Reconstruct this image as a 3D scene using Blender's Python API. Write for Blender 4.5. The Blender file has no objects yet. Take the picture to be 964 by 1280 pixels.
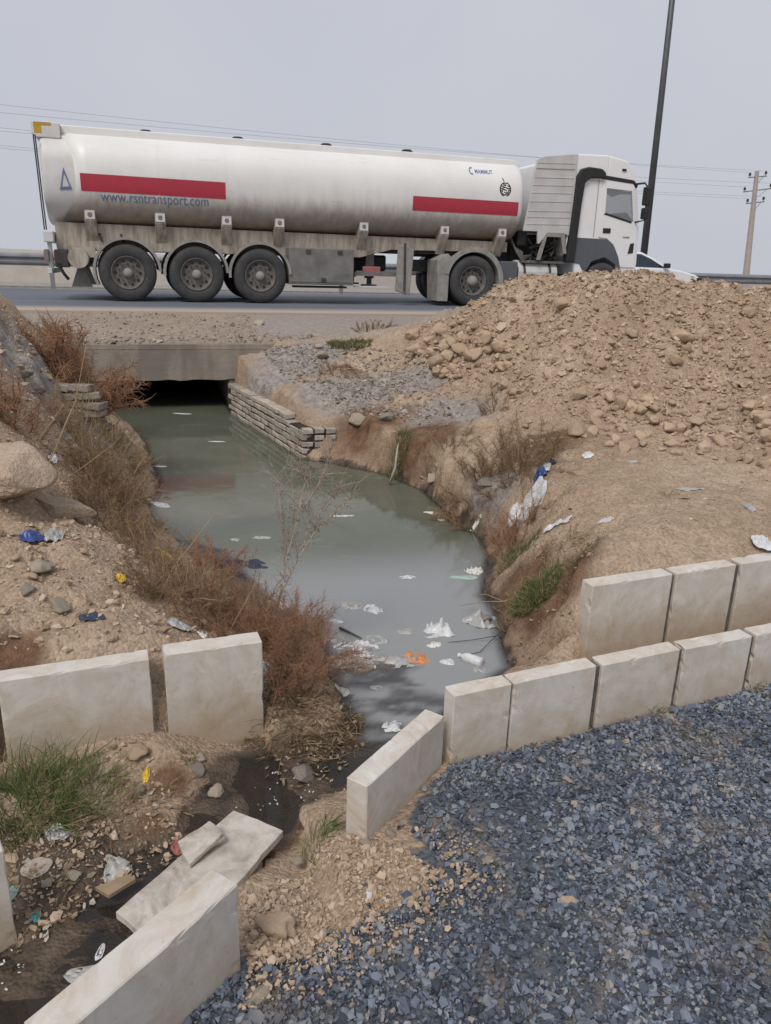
import bpy, bmesh, math, random
import numpy as np
from mathutils import Vector, Matrix
R = math.radians
rng = np.random.default_rng(7)
random.seed(7)
SC = bpy.context.scene
COL = SC.collection

# ------------------------------------------------------------------ camera
W, HH = 964, 1280
F = 963.0; PITCH = R(17.8); ROLL = R(1.7); CZ = 1.6
fw = np.array([0, math.cos(PITCH), -math.sin(PITCH)]); r0 = np.array([1., 0, 0]); u0 = np.cross(r0, fw)
rt = r0*math.cos(ROLL) + u0*math.sin(ROLL); up = -r0*math.sin(ROLL) + u0*math.cos(ROLL)
CAM = np.array([0, 0, CZ])
cd = bpy.data.cameras.new('camera'); cam = bpy.data.objects.new('camera', cd); COL.objects.link(cam)
cd.sensor_fit = 'VERTICAL'; cd.sensor_height = 24.0; cd.lens = 24.0*F/HH
cd.clip_start = 0.05; cd.clip_end = 8000
M = Matrix.Identity(4)
for i in range(3):
    M[i][0] = rt[i]; M[i][1] = up[i]; M[i][2] = -fw[i]; M[i][3] = CAM[i]
cam.matrix_world = M
SC.camera = cam

# ------------------------------------------------------------------ light (overcast)
SUN_EL, SUN_AZ = R(52), R(205)          # azimuth clockwise from +Y: behind the camera, a little to the left
wd = bpy.data.worlds.new('World'); SC.world = wd; wd.use_nodes = True
nt = wd.node_tree; nt.nodes.clear()
sky = nt.nodes.new('ShaderNodeTexSky'); sky.sky_type = 'NISHITA'; sky.sun_disc = False
sky.sun_elevation = SUN_EL; sky.sun_rotation = SUN_AZ; sky.dust_density = 6; sky.air_density = 1.0
b1 = nt.nodes.new('ShaderNodeBackground'); b1.inputs[1].default_value = 0.05
nt.links.new(sky.outputs[0], b1.inputs[0])
b2 = nt.nodes.new('ShaderNodeBackground')
wtc = nt.nodes.new('ShaderNodeTexCoord'); wn = nt.nodes.new('ShaderNodeTexNoise'); wn.inputs['Scale'].default_value = 1.6; wn.inputs['Detail'].default_value = 4
wr = nt.nodes.new('ShaderNodeValToRGB'); wr.color_ramp.elements[0].position = .3; wr.color_ramp.elements[0].color = (.49, .508, .578, 1); wr.color_ramp.elements[1].position = .7; wr.color_ramp.elements[1].color = (.56, .57, .622, 1)
nt.links.new(wtc.outputs['Generated'], wn.inputs['Vector']); nt.links.new(wn.outputs['Fac'], wr.inputs[0]); nt.links.new(wr.outputs[0], b2.inputs[0]); b2.inputs[1].default_value = 0.86
mx = nt.nodes.new('ShaderNodeMixShader'); mx.inputs[0].default_value = 0.88
nt.links.new(b1.outputs[0], mx.inputs[1]); nt.links.new(b2.outputs[0], mx.inputs[2])
wo = nt.nodes.new('ShaderNodeOutputWorld'); nt.links.new(mx.outputs[0], wo.inputs[0])
sl = bpy.data.lights.new('sun', 'SUN'); sl.energy = 1.5; sl.angle = R(22); sl.color = (1, .95, .88)
so = bpy.data.objects.new('sun', sl); COL.objects.link(so)
sd = Vector((math.sin(SUN_AZ)*math.cos(SUN_EL), math.cos(SUN_AZ)*math.cos(SUN_EL), math.sin(SUN_EL)))
so.rotation_euler = sd.to_track_quat('Z', 'Y').to_euler(); so.location = (0, -5, 20)
SC.view_settings.view_transform = 'Standard'; SC.view_settings.look = 'None'
SC.view_settings.exposure = 0.42; SC.view_settings.gamma = 1.0; SC.view_settings.use_curve_mapping = False
SC.render.engine = 'CYCLES'
SC.cycles.use_denoising = True; SC.cycles.max_bounces = 6; SC.cycles.transparent_max_bounces = 12
SC.cycles.diffuse_bounces = 3; SC.cycles.glossy_bounces = 3

# ------------------------------------------------------------------ pixel helpers
def ray(px, py):
    return fw + rt*(px-W/2)/F - up*(py-HH/2)/F
def P(px, py, z):
    d = ray(px, py); return CAM + d*((z-CZ)/d[2])
def PY(px, py, Y):
    d = ray(px, py); return CAM + d*(Y/d[1])

# ------------------------------------------------------------------ noise
def _h(ix, iy, iz):
    n = (ix*374761393 + iy*668265263 + iz*2147483647*7 + iz*1274126177) & 0xFFFFFFFF
    n = ((n ^ (n >> 13))*1274126177) & 0xFFFFFFFF
    n = (n ^ (n >> 16)) & 0xFFFF
    return n/32767.5 - 1.0
def vnoise(p):
    p = np.asarray(p, float); i = np.floor(p).astype(np.int64); f = p-i; u = f*f*f*(f*(f*6-15)+10)
    o = 0
    for dx in (0, 1):
        for dy in (0, 1):
            for dz in (0, 1):
                w = (u[..., 0] if dx else 1-u[..., 0])*(u[..., 1] if dy else 1-u[..., 1])*(u[..., 2] if dz else 1-u[..., 2])
                o = o + w*_h(i[..., 0]+dx, i[..., 1]+dy, i[..., 2]+dz)
    return o
def fbm(p, o=4, g=.5):
    p = np.asarray(p, float); s = 0; a = 1.
    for k in range(o):
        s = s + a*vnoise(p*(2.03**k)+k*17.3); a *= g
    return s
def sstep(a, b, x):
    t = np.clip((x-a)/(b-a), 0, 1); return t*t*(3-2*t)

# ------------------------------------------------------------------ object helpers
def tag(o, label=None, cat=None, group=None, kind=None):
    if label: o['label'] = label
    if cat: o['category'] = cat
    if group: o['group'] = group
    if kind: o['kind'] = kind
    return o
def empty(name, loc=(0, 0, 0), rz=0):
    o = bpy.data.objects.new(name, None); COL.objects.link(o); o.location = Vector(loc); o.rotation_euler = (0, 0, rz)
    o.empty_display_size = .1
    return o
def mesh_np(name, V, Fc, smooth=True):
    """V (n,3), Fc (m,k) int array (all same k) or list of lists"""
    me = bpy.data.meshes.new(name)
    V = np.asarray(V, np.float32)
    if isinstance(Fc, np.ndarray):
        m, k = Fc.shape
        me.vertices.add(len(V)); me.vertices.foreach_set('co', V.ravel())
        me.loops.add(m*k); me.loops.foreach_set('vertex_index', Fc.astype(np.int32).ravel())
        me.polygons.add(m); me.polygons.foreach_set('loop_start', np.arange(0, m*k, k, dtype=np.int32))
        try: me.polygons.foreach_set('loop_total', np.full(m, k, np.int32))
        except Exception: pass
        me.polygons.foreach_set('use_smooth', np.full(m, smooth, bool))
        me.update(calc_edges=True); me.validate()
    else:
        me.from_pydata([tuple(map(float, v)) for v in V], [], [list(map(int, f)) for f in Fc]); me.update()
        me.polygons.foreach_set('use_smooth', np.full(len(me.polygons), smooth, bool))
    return me
def link(name, me, material=None, parent=None, loc=None, rot=None):
    o = bpy.data.objects.new(name, me); COL.objects.link(o)
    if material is not None:
        for mm in (material if isinstance(material, (list, tuple)) else [material]): me.materials.append(mm)
    if parent is not None: o.parent = parent
    if loc is not None: o.location = Vector(loc)
    if rot is not None: o.rotation_euler = rot
    return o
def bevel(o, w, seg=2, ang=30):
    m = o.modifiers.new('b', 'BEVEL'); m.width = w; m.segments = seg; m.limit_method = 'ANGLE'; m.angle_limit = R(ang); return o
class MB:
    def __init__(s): s.v = []; s.f = []
    def add(s, V, Fc):
        n = len(s.v); s.v += [tuple(map(float, v)) for v in V]; s.f += [[int(i)+n for i in f] for f in Fc]; return s
    def box(s, x0, x1, y0, y1, z0, z1):
        return s.add([(x0,y0,z0),(x1,y0,z0),(x1,y1,z0),(x0,y1,z0),(x0,y0,z1),(x1,y0,z1),(x1,y1,z1),(x0,y1,z1)],
                     [(0,3,2,1),(4,5,6,7),(0,1,5,4),(1,2,6,5),(2,3,7,6),(3,0,4,7)])
    def prism(s, poly, y0, y1):
        """poly of (x,z) extruded along y"""
        n = len(poly); V = [(x, y0, z) for x, z in poly]+[(x, y1, z) for x, z in poly]
        a = sum(poly[i][0]*poly[(i+1) % n][1]-poly[(i+1) % n][0]*poly[i][1] for i in range(n))
        f = [list(range(n)), list(range(2*n-1, n-1, -1))]+[((i+1) % n, i, n+i, n+(i+1) % n) for i in range(n)]
        if a < 0: f = [list(reversed(q)) for q in f]
        return s.add(V, f)
    def tube(s, pts, r, n=8, r2=None, caps=True):
        pts = [Vector(p) for p in pts]; k = len(pts); V = []
        rr = r if isinstance(r, (list, tuple)) else [r+((r2 if r2 is not None else r)-r)*i/max(1, k-1) for i in range(k)]
        ref = None
        for i, p in enumerate(pts):
            t = (pts[min(i+1, k-1)]-pts[max(i-1, 0)]).normalized()
            if ref is None: ref = t.orthogonal().normalized()
            a = (ref-t*ref.dot(t)).normalized(); ref = a; b = t.cross(a)
            V += [p+(a*math.cos(2*math.pi*j/n)+b*math.sin(2*math.pi*j/n))*rr[i] for j in range(n)]
        f = [(i*n+j, i*n+(j+1) % n, (i+1)*n+(j+1) % n, (i+1)*n+j) for i in range(k-1) for j in range(n)]
        if caps: f += [list(range(n-1, -1, -1)), [(k-1)*n+j for j in range(n)]]
        return s.add(V, f)
    def lathe(s, prof, n=32, c=(0, 0, 0), closed=False):
        """prof of (r,y) turned round the y axis"""
        k = len(prof); V = []
        for r, y in prof:
            V += [(c[0]+r*math.cos(2*math.pi*j/n), c[1]+y, c[2]+r*math.sin(2*math.pi*j/n)) for j in range(n)]
        f = []
        for i in range(k if closed else k-1):
            i2 = (i+1) % k
            f += [(i*n+j, i*n+(j+1) % n, i2*n+(j+1) % n, i2*n+j) for j in range(n)]
        return s.add(V, f)
    def build(s, name, material, parent=None, bev=0, smooth=False, seg=2, loc=None):
        me = mesh_np(name, s.v, s.f, smooth); bm = bmesh.new(); bm.from_mesh(me)
        bmesh.ops.recalc_face_normals(bm, faces=bm.faces); bm.to_mesh(me); bm.free()
        o = link(name, me, material, parent, loc)
        if bev: bevel(o, bev, seg)
        return o

# ------------------------------------------------------------------ materials
def new_mat(name):
    m = bpy.data.materials.new(name); m.use_nodes = True; n = m.node_tree.nodes; l = m.node_tree.links
    return m, n, l, n['Principled BSDF']
def ramp(n, l, fac, stops):
    r = n.new('ShaderNodeValToRGB'); e = r.color_ramp.elements
    while len(e) < len(stops): e.new(.5)
    for i, (p, c) in enumerate(stops): e[i].position = p; e[i].color = (*c, 1)
    l.new(fac, r.inputs[0]); return r.outputs[0]
def noise(n, l, co, scale, detail=6, rough=.6, dist=0):
    t = n.new('ShaderNodeTexNoise'); t.inputs['Scale'].default_value = scale; t.inputs['Detail'].default_value = detail
    t.inputs['Roughness'].default_value = rough; t.inputs['Distortion'].default_value = dist; l.new(co, t.inputs['Vector']); return t.outputs['Fac']
def mix(n, l, fac, a, b, mode='MIX'):
    m = n.new('ShaderNodeMix'); m.data_type = 'RGBA'; m.blend_type = mode
    for s, v in ((0, fac), (6, a), (7, b)):
        if isinstance(v, (int, float)): m.inputs[s].default_value = v
        elif isinstance(v, tuple): m.inputs[s].default_value = (*v, 1)
        else: l.new(v, m.inputs[s])
    return m.outputs[2]
def mth(n, l, op, a, b=None, clamp=False):
    m = n.new('ShaderNodeMath'); m.operation = op; m.use_clamp = clamp
    for s, v in ((0, a), (1, b)):
        if v is None: continue
        if isinstance(v, (int, float)): m.inputs[s].default_value = v
        else: l.new(v, m.inputs[s])
    return m.outputs[0]
def bump(n, l, b, h, strength, dist):
    t = n.new('ShaderNodeBump'); t.inputs['Strength'].default_value = strength; t.inputs['Distance'].default_value = dist
    l.new(h, t.inputs['Height']); l.new(t.outputs[0], b.inputs['Normal']); return t
def tc(n, kind='Object'):
    return n.new('ShaderNodeTexCoord').outputs[kind]
def simple(name, c1, c2=None, scale=8, rough=.7, bstr=.3, bdist=.005, bscale=40, metal=0, rnd=0, spec=None):
    m, n, l, b = new_mat(name); co = tc(n); c2 = c2 or tuple(x*.75 for x in c1)
    f = noise(n, l, co, scale); col = ramp(n, l, f, [(.3, c2), (.7, c1)])
    if rnd:
        oi = n.new('ShaderNodeObjectInfo'); v = mth(n, l, 'ADD', mth(n, l, 'MULTIPLY', oi.outputs['Random'], rnd), 1-rnd/2)
        hs = n.new('ShaderNodeHueSaturation'); l.new(col, hs.inputs['Color']); l.new(v, hs.inputs['Value']); col = hs.outputs[0]
    l.new(col, b.inputs['Base Color']); b.inputs['Roughness'].default_value = rough; b.inputs['Metallic'].default_value = metal
    if spec is not None: b.inputs['Specular IOR Level'].default_value = spec
    if bstr: bump(n, l, b, noise(n, l, co, bscale, 5), bstr, bdist)
    return m
MT = {}
MT['clod'] = simple('dirt_clod', (.50, .38, .27), (.40, .295, .205), 9, .95, .5, .012, 24, rnd=.28, spec=.1)
MT['stone'] = simple('pale_stone', (.40, .35, .28), (.28, .235, .18), 7, .9, .5, .01, 40, rnd=.3, spec=.2)
MT['greystone'] = simple('grey_stone', (.36, .32, .275), (.22, .19, .16), 9, .9, .6, .015, 30, rnd=.3, spec=.2)
MT['boulder'] = simple('boulder', (.62, .495, .375), (.45, .345, .25), 4, .95, .9, .03, 12, spec=.1)
MT['tyre'] = simple('tyre_rubber', (.065, .064, .064), (.035, .035, .036), 6, .85, .2, .002, 60)
MT['rim'] = simple('dusty_rim', (.16, .145, .13), (.08, .07, .065), 12, .7, .3, .003, 40)
MT['black'] = simple('black_plastic', (.02, .02, .022), (.012, .012, .013), 10, .6, .1, .001)
MT['darkmetal'] = simple('dirty_dark_metal', (.07, .065, .06), (.03, .028, .026), 8, .75, .4, .003, 30)
MT['guard'] = simple('mudguard_grey', (.34, .325, .30), (.20, .19, .175), 5, .7, .2, .002, 30)
MT['greyp'] = simple('grey_cab_trim', (.10, .108, .125), (.085, .09, .10), 3, .5, .05, .001)
MT['whitep'] = simple('cab_white', (.80, .80, .81), (.74, .74, .74), 2, .35, .03, .001)
MT['fairing'] = simple('fairing_grey_white', (.56, .56, .56), (.45, .44, .43), 3, .55, .05, .001)
MT['red'] = simple('red_stripe', (.42, .030, .055), (.36, .03, .05), 5, .45, 0)
MT['blue'] = simple('blue_lettering', (.10, .16, .30), (.14, .19, .30), 20, .5, 0)
MT['yellow'] = simple('yellow_marker', (.55, .33, .04), None, 5, .5, 0)
MT['galv'] = simple('galvanised_steel', (.30, .31, .33), (.22, .225, .235), 3, .5, .1, .002, 20, metal=.4)
MT['polec'] = simple('pole_concrete', (.42, .38, .34), (.33, .30, .27), 2, .85, .2, .003)
MT['lampsteel'] = simple('lamp_steel', (.10, .105, .115), (.07, .072, .08), 3, .5, .1, .002, metal=.3)
MT['insul'] = simple('insulator_black', (.03, .03, .035), None, 5, .4, 0)
MT['wire'] = simple('wire_grey', (.34, .35, .38), None, 5, .6, 0)
MT['carglass'] = simple('car_glass', (.02, .035, .05), (.02, .03, .045), 2, .05, 0)
MT['brick'] = simple('old_brick', (.50, .455, .39), (.30, .265, .22), 12, .92, .6, .006, 50, rnd=.5, spec=.15)
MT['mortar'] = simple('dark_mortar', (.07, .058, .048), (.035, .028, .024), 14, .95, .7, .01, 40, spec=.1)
MT['straw'] = simple('dry_straw', (.42, .32, .19), (.26, .185, .105), 6, .9, 0, rnd=.2, spec=.1)
MT['redtwig'] = simple('red_brown_twigs', (.38, .22, .135), (.24, .13, .08), 5, .9, 0, rnd=.25, spec=.1)
MT['browntwig'] = simple('brown_twigs', (.34, .235, .145), (.19, .125, .075), 5, .9, 0, rnd=.25, spec=.1)
MT['deadtwig'] = simple('dead_dark_twigs', (.24, .165, .10), (.11, .072, .045), 6, .9, 0, spec=.1)
MT['paletwig'] = simple('pale_bare_branches', (.50, .44, .38), (.30, .25, .21), 9, .85, 0, spec=.15)
MT['grass'] = simple('green_grass', (.15, .20, .06), (.075, .115, .03), 7, .6, 0, rnd=.2, spec=.3)
MT['greygrass'] = simple('dull_green_grass', (.15, .17, .07), (.09, .10, .04), 7, .7, 0, spec=.2)
def plastic(name, c, rough=.35, tr=.25):
    m, n, l, b = new_mat(name); co = tc(n)
    f = noise(n, l, co, 14, 4); l.new(ramp(n, l, f, [(.3, tuple(x*.72 for x in c)), (.65, c)]), b.inputs['Base Color'])
    b.inputs['Roughness'].default_value = rough; bump(n, l, b, noise(n, l, co, 60, 3), .35, .004)
    return m
MT['film'] = plastic('white_plastic_film', (.66, .67, .68))
MT['dirtyfilm'] = plastic('dirty_grey_film', (.42, .42, .40))
MT['brownfilm'] = plastic('brown_dry_film', (.30, .22, .14), .7)
MT['bluefilm'] = plastic('blue_plastic', (.05, .09, .30))
MT['darkfilm'] = plastic('dark_blue_cloth', (.035, .05, .085), .7)
MT['orange'] = plastic('orange_wrapper', (.72, .26, .06))
MT['yellowf'] = plastic('yellow_wrapper', (.75, .50, .05))
MT['greenf'] = plastic('pale_green_film', (.42, .55, .47))
MT['teal'] = plastic('teal_wrapper', (.05, .38, .36))
MT['foam'] = plastic('white_foam', (.75, .74, .70), .8)
MT['paper'] = plastic('beige_card', (.48, .42, .35), .9)
MT['redcloth'] = plastic('faded_red_cloth', (.38, .14, .13), .9)

def clear_film(name, c, a):
    m, n, l, b = new_mat(name); co = tc(n); b.inputs['Base Color'].default_value = (*c, 1); b.inputs['Roughness'].default_value = .4
    l.new(ramp(n, l, noise(n, l, co, 18, 5, .7, .6), [(.35, (a*.5,)*3), (.65, (min(1, a*1.5),)*3)]), b.inputs['Alpha']); bump(n, l, b, noise(n, l, co, 50, 4), .6, .006); return m
MT['clear'] = clear_film('clear_plastic_film', (.74, .74, .75), .55)
MT['glass'], _n, _l, _b = new_mat('cab_window_glass'); _b.inputs['Base Color'].default_value = (.35, .38, .41, 1); _b.inputs['Alpha'].default_value = .33; _b.inputs['Roughness'].default_value = .08
def concrete(name, c1, c2, stain=(.25, .18, .11), sfac=.35, foot=False, ss=5.):
    m, n, l, b = new_mat(name); co = tc(n)
    oi = n.new('ShaderNodeObjectInfo'); va = n.new('ShaderNodeVectorMath'); va.operation = 'ADD'
    cb = n.new('ShaderNodeCombineXYZ')
    for k, s in enumerate((37.1, 11.3, 23.7)): l.new(mth(n, l, 'MULTIPLY', oi.outputs['Random'], s), cb.inputs[k])
    l.new(co, va.inputs[0]); l.new(cb.outputs[0], va.inputs[1]); co2 = va.outputs[0]
    col = ramp(n, l, noise(n, l, co2, 5, 8, .62, .4), [(.3, c2), (.68, c1)])
    st = noise(n, l, co2, ss, 9, .72, 1.0); sf = mth(n, l, 'MULTIPLY', ramp(n, l, st, [(.42, (0, 0, 0)), (.70, (1, 1, 1))]), sfac)
    col = mix(n, l, sf, col, stain)
    sp = noise(n, l, co2, 55, 2, .5); col = mix(n, l, mth(n, l, 'MULTIPLY', ramp(n, l, sp, [(.69, (0, 0, 0)), (.76, (1, 1, 1))]), .22), col, (.16, .13, .10))
    if foot:   # splash-stained foot of the block
        sp2 = n.new('ShaderNodeSeparateXYZ'); l.new(co, sp2.inputs[0])
        fz = mth(n, l, 'ADD', sp2.outputs[2], mth(n, l, 'MULTIPLY', mth(n, l, 'SUBTRACT', noise(n, l, co2, 7, 7, .7), .5), .28))
        col = mix(n, l, mth(n, l, 'MULTIPLY', ramp(n, l, mth(n, l, 'ADD', mth(n, l, 'MULTIPLY', fz, 2.), 1.0), [(.36, (1, 1, 1)), (.80, (0, 0, 0))]), .68), col, (.33, .24, .15))
    l.new(col, b.inputs['Base Color']); b.inputs['Roughness'].default_value = .92; b.inputs['Specular IOR Level'].default_value = .15
    h = mth(n, l, 'ADD', noise(n, l, co2, 18, 8, .7), mth(n, l, 'MULTIPLY', noise(n, l, co2, 140, 2), .3))
    bump(n, l, b, h, .16, .010)
    return m
MT['kerb'] = concrete('kerb_concrete', (.67, .64, .595), (.545, .515, .47), (.40, .305, .20), .72, True)
MT['slabc'] = concrete('lying_slab_concrete', (.60, .56, .50), (.46, .42, .37), (.16, .12, .085), .8, False, 8.)
def beam_mat():
    m, n, l, b = new_mat('culvert_concrete'); co = tc(n); sep = n.new('ShaderNodeSeparateXYZ'); l.new(co, sep.inputs[0])
    col = ramp(n, l, noise(n, l, co, 3, 8, .65, .5), [(.3, (.22, .19, .165)), (.7, (.36, .32, .275))])
    wv = n.new('ShaderNodeTexNoise'); wv.inputs['Scale'].default_value = 1.0; wv.inputs['Detail'].default_value = 3
    mp = n.new('ShaderNodeMapping'); mp.inputs['Scale'].default_value = (1.4, .1, 22); l.new(co, mp.inputs['Vector']); l.new(mp.outputs[0], wv.inputs['Vector'])
    col = mix(n, l, mth(n, l, 'MULTIPLY', ramp(n, l, wv.outputs['Fac'], [(.5, (0, 0, 0)), (.7, (1, 1, 1))]), .09), col, (.13, .115, .10))
    vs = n.new('ShaderNodeTexNoise'); vs.inputs['Scale'].default_value = 1.0; vs.inputs['Detail'].default_value = 4
    mp2 = n.new('ShaderNodeMapping'); mp2.inputs['Scale'].default_value = (4.2, .1, .5); l.new(co, mp2.inputs['Vector']); l.new(mp2.outputs[0], vs.inputs['Vector'])
    col = mix(n, l, mth(n, l, 'MULTIPLY', ramp(n, l, vs.outputs['Fac'], [(.47, (0, 0, 0)), (.56, (1, 1, 1))]), .6), col, (.19, .165, .15))
    l.new(col, b.inputs['Base Color']); b.inputs['Roughness'].default_value = .92; b.inputs['Specular IOR Level'].default_value = .15
    bump(n, l, b, mth(n, l, 'ADD', mth(n, l, 'MULTIPLY', wv.outputs['Fac'], .4), noise(n, l, co, 25, 6)), .4, .012); return m
MT['beam'] = beam_mat()

def dirt_nodes(n, l, co):
    c = ramp(n, l, noise(n, l, co, 1.1, 8, .65, .4), [(.3, (.335, .247, .174)), (.5, (.425, .32, .228)), (.72, (.51, .398, .298))])
    c = mix(n, l, mth(n, l, 'MULTIPLY', ramp(n, l, noise(n, l, co, 9, 7, .7), [(.42, (1, 1, 1)), (.62, (0, 0, 0))]), .35), c, (.20, .135, .085))
    vo = n.new('ShaderNodeTexVoronoi'); vo.inputs['Scale'].default_value = 85; l.new(co, vo.inputs['Vector'])
    vg = n.new('ShaderNodeRGBToBW'); l.new(vo.outputs['Color'], vg.inputs[0])
    c = mix(n, l, .28, c, vg.outputs[0], 'OVERLAY')
    h = mth(n, l, 'ADD', mth(n, l, 'MULTIPLY', noise(n, l, co, 14, 9, .72), 1.0), mth(n, l, 'MULTIPLY', vo.outputs['Distance'], -.35))
    return c, h
def ground_mat():
    m, n, l, b = new_mat('ground_dirt'); co = tc(n)
    a1 = n.new('ShaderNodeAttribute'); a1.attribute_name = 'mask'; s1 = n.new('ShaderNodeSeparateColor'); l.new(a1.outputs['Color'], s1.inputs[0])
    a2 = n.new('ShaderNodeAttribute'); a2.attribute_name = 'mask2'; s2 = n.new('ShaderNodeSeparateColor'); l.new(a2.outputs['Color'], s2.inputs[0])
    c, h = dirt_nodes(n, l, co)
    br = noise(n, l, co, 6, 8, .7)
    def edge(x, w=.5): return mth(n, l, 'ADD', mth(n, l, 'MULTIPLY', mth(n, l, 'SUBTRACT', br, .5), w), x, False)
    def msk(x, lo, hi): return ramp(n, l, edge(x), [(lo, (0, 0, 0)), (hi, (1, 1, 1))])
    ash = ramp(n, l, noise(n, l, co, 16, 8, .75), [(.33, (.17, .145, .13)), (.5, (.30, .27, .245)), (.68, (.43, .40, .375))])
    c = mix(n, l, msk(s1.outputs[1], .3, .7), c, ash)
    clay = ramp(n, l, noise(n, l, co, 8, 7, .7), [(.35, (.10, .056, .033)), (.65, (.235, .14, .085))])
    c = mix(n, l, msk(s2.outputs[0], .3, .7), c, clay)
    grav = ramp(n, l, noise(n, l, co, 60, 6, .7), [(.35, (.045, .05, .062)), (.65, (.16, .175, .20))])
    grav = mix(n, l, ramp(n, l, noise(n, l, co, 3.1, 6, .75, .5), [(.50, (0, 0, 0)), (.66, (1, 1, 1))]), grav, (.27, .22, .17))
    c = mix(n, l, msk(s1.outputs[2], .35, .65), c, grav)
    mud = ramp(n, l, noise(n, l, co, 9, 8, .7), [(.35, (.028, .022, .018)), (.65, (.15, .11, .078))])
    fm = msk(s1.outputs[0], .3, .62); c = mix(n, l, fm, c, mud)
    l.new(c, b.inputs['Base Color']); b.inputs['Specular IOR Level'].default_value = .25
    l.new(ramp(n, l, fm, [(0, (.97,)*3), (1, (.30,)*3)]), b.inputs['Roughness'])
    bump(n, l, b, h, .75, .024); return m
MT['ground'] = ground_mat()
def deck_mat():
    m, n, l, b = new_mat('dusty_shoulder'); co = tc(n); c, h = dirt_nodes(n, l, co)
    ash = ramp(n, l, noise(n, l, co, 16, 8, .75), [(.33, (.20, .165, .14)), (.68, (.40, .35, .31))]); c = mix(n, l, .55, c, ash)
    l.new(c, b.inputs['Base Color']); b.inputs['Roughness'].default_value = .96; b.inputs['Specular IOR Level'].default_value = .15
    bump(n, l, b, h, .7, .03); return m
MT['deck'] = deck_mat()
def asphalt():
    m, n, l, b = new_mat('asphalt'); co = tc(n); sep = n.new('ShaderNodeSeparateXYZ'); l.new(co, sep.inputs[0])
    mp = n.new('ShaderNodeMapping'); mp.inputs['Scale'].default_value = (.12, 1.6, 1); l.new(co, mp.inputs['Vector'])
    c = ramp(n, l, noise(n, l, mp.outputs[0], 1.5, 6), [(.3, (.105, .118, .145)), (.7, (.15, .165, .195))])
    e = mth(n, l, 'ADD', sep.outputs[1], mth(n, l, 'MULTIPLY', noise(n, l, mp.outputs[0], .8, 7, .7), 1.2))
    c = mix(n, l, ramp(n, l, mth(n, l, 'DIVIDE', e, 4), [(.28, (1, 1, 1)), (.52, (0, 0, 0))]), c, (.40, .335, .28))
    l.new(c, b.inputs['Base Color']); b.inputs['Roughness'].default_value = .8; bump(n, l, b, noise(n, l, co, 120, 3), .4, .006); return m
MT['asphalt'] = asphalt()
def gravel_mat():
    m, n, l, b = new_mat('blue_grey_gravel'); g = n.new('ShaderNodeNewGeometry')
    c = ramp(n, l, g.outputs['Random Per Island'], [(0, (.036, .044, .060)), (.30, (.095, .116, .157)), (.62, (.168, .198, .252)), (.88, (.26, .29, .34)), (.97, (.30, .29, .28)), (1, (.36, .30, .23))])
    co = tc(n); c = mix(n, l, .6, c, ramp(n, l, noise(n, l, co, 2.3, 5, .7), [(.32, (.25, .25, .27)), (.62, (1., 1., 1.))]), 'MULTIPLY')
    c = mix(n, l, mth(n, l, 'MULTIPLY', ramp(n, l, noise(n, l, co, 3.1, 6, .75, .5), [(.52, (0, 0, 0)), (.70, (1, 1, 1))]), .62), c, (.24, .195, .15))
    l.new(c, b.inputs['Base Color']); b.inputs['Roughness'].default_value = .62; b.inputs['Specular IOR Level'].default_value = .4
    bump(n, l, b, noise(n, l, co, 300, 3), .4, .002); return m
MT['gravel'] = gravel_mat()
def crumb_mat(name, stops):
    m, n, l, b = new_mat(name); g = n.new('ShaderNodeNewGeometry'); c = ramp(n, l, g.outputs['Random Per Island'], stops)
    l.new(c, b.inputs['Base Color']); b.inputs['Roughness'].default_value = .95; b.inputs['Specular IOR Level'].default_value = .1; return m
MT['crumb'] = crumb_mat('dirt_crumbs', [(0, (.30, .22, .152)), (.5, (.42, .317, .226)), (1, (.53, .42, .318))])
MT['ashcrumb'] = crumb_mat('grey_rubble', [(0, (.18, .145, .12)), (.5, (.30, .255, .215)), (1, (.41, .365, .32))])
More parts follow.
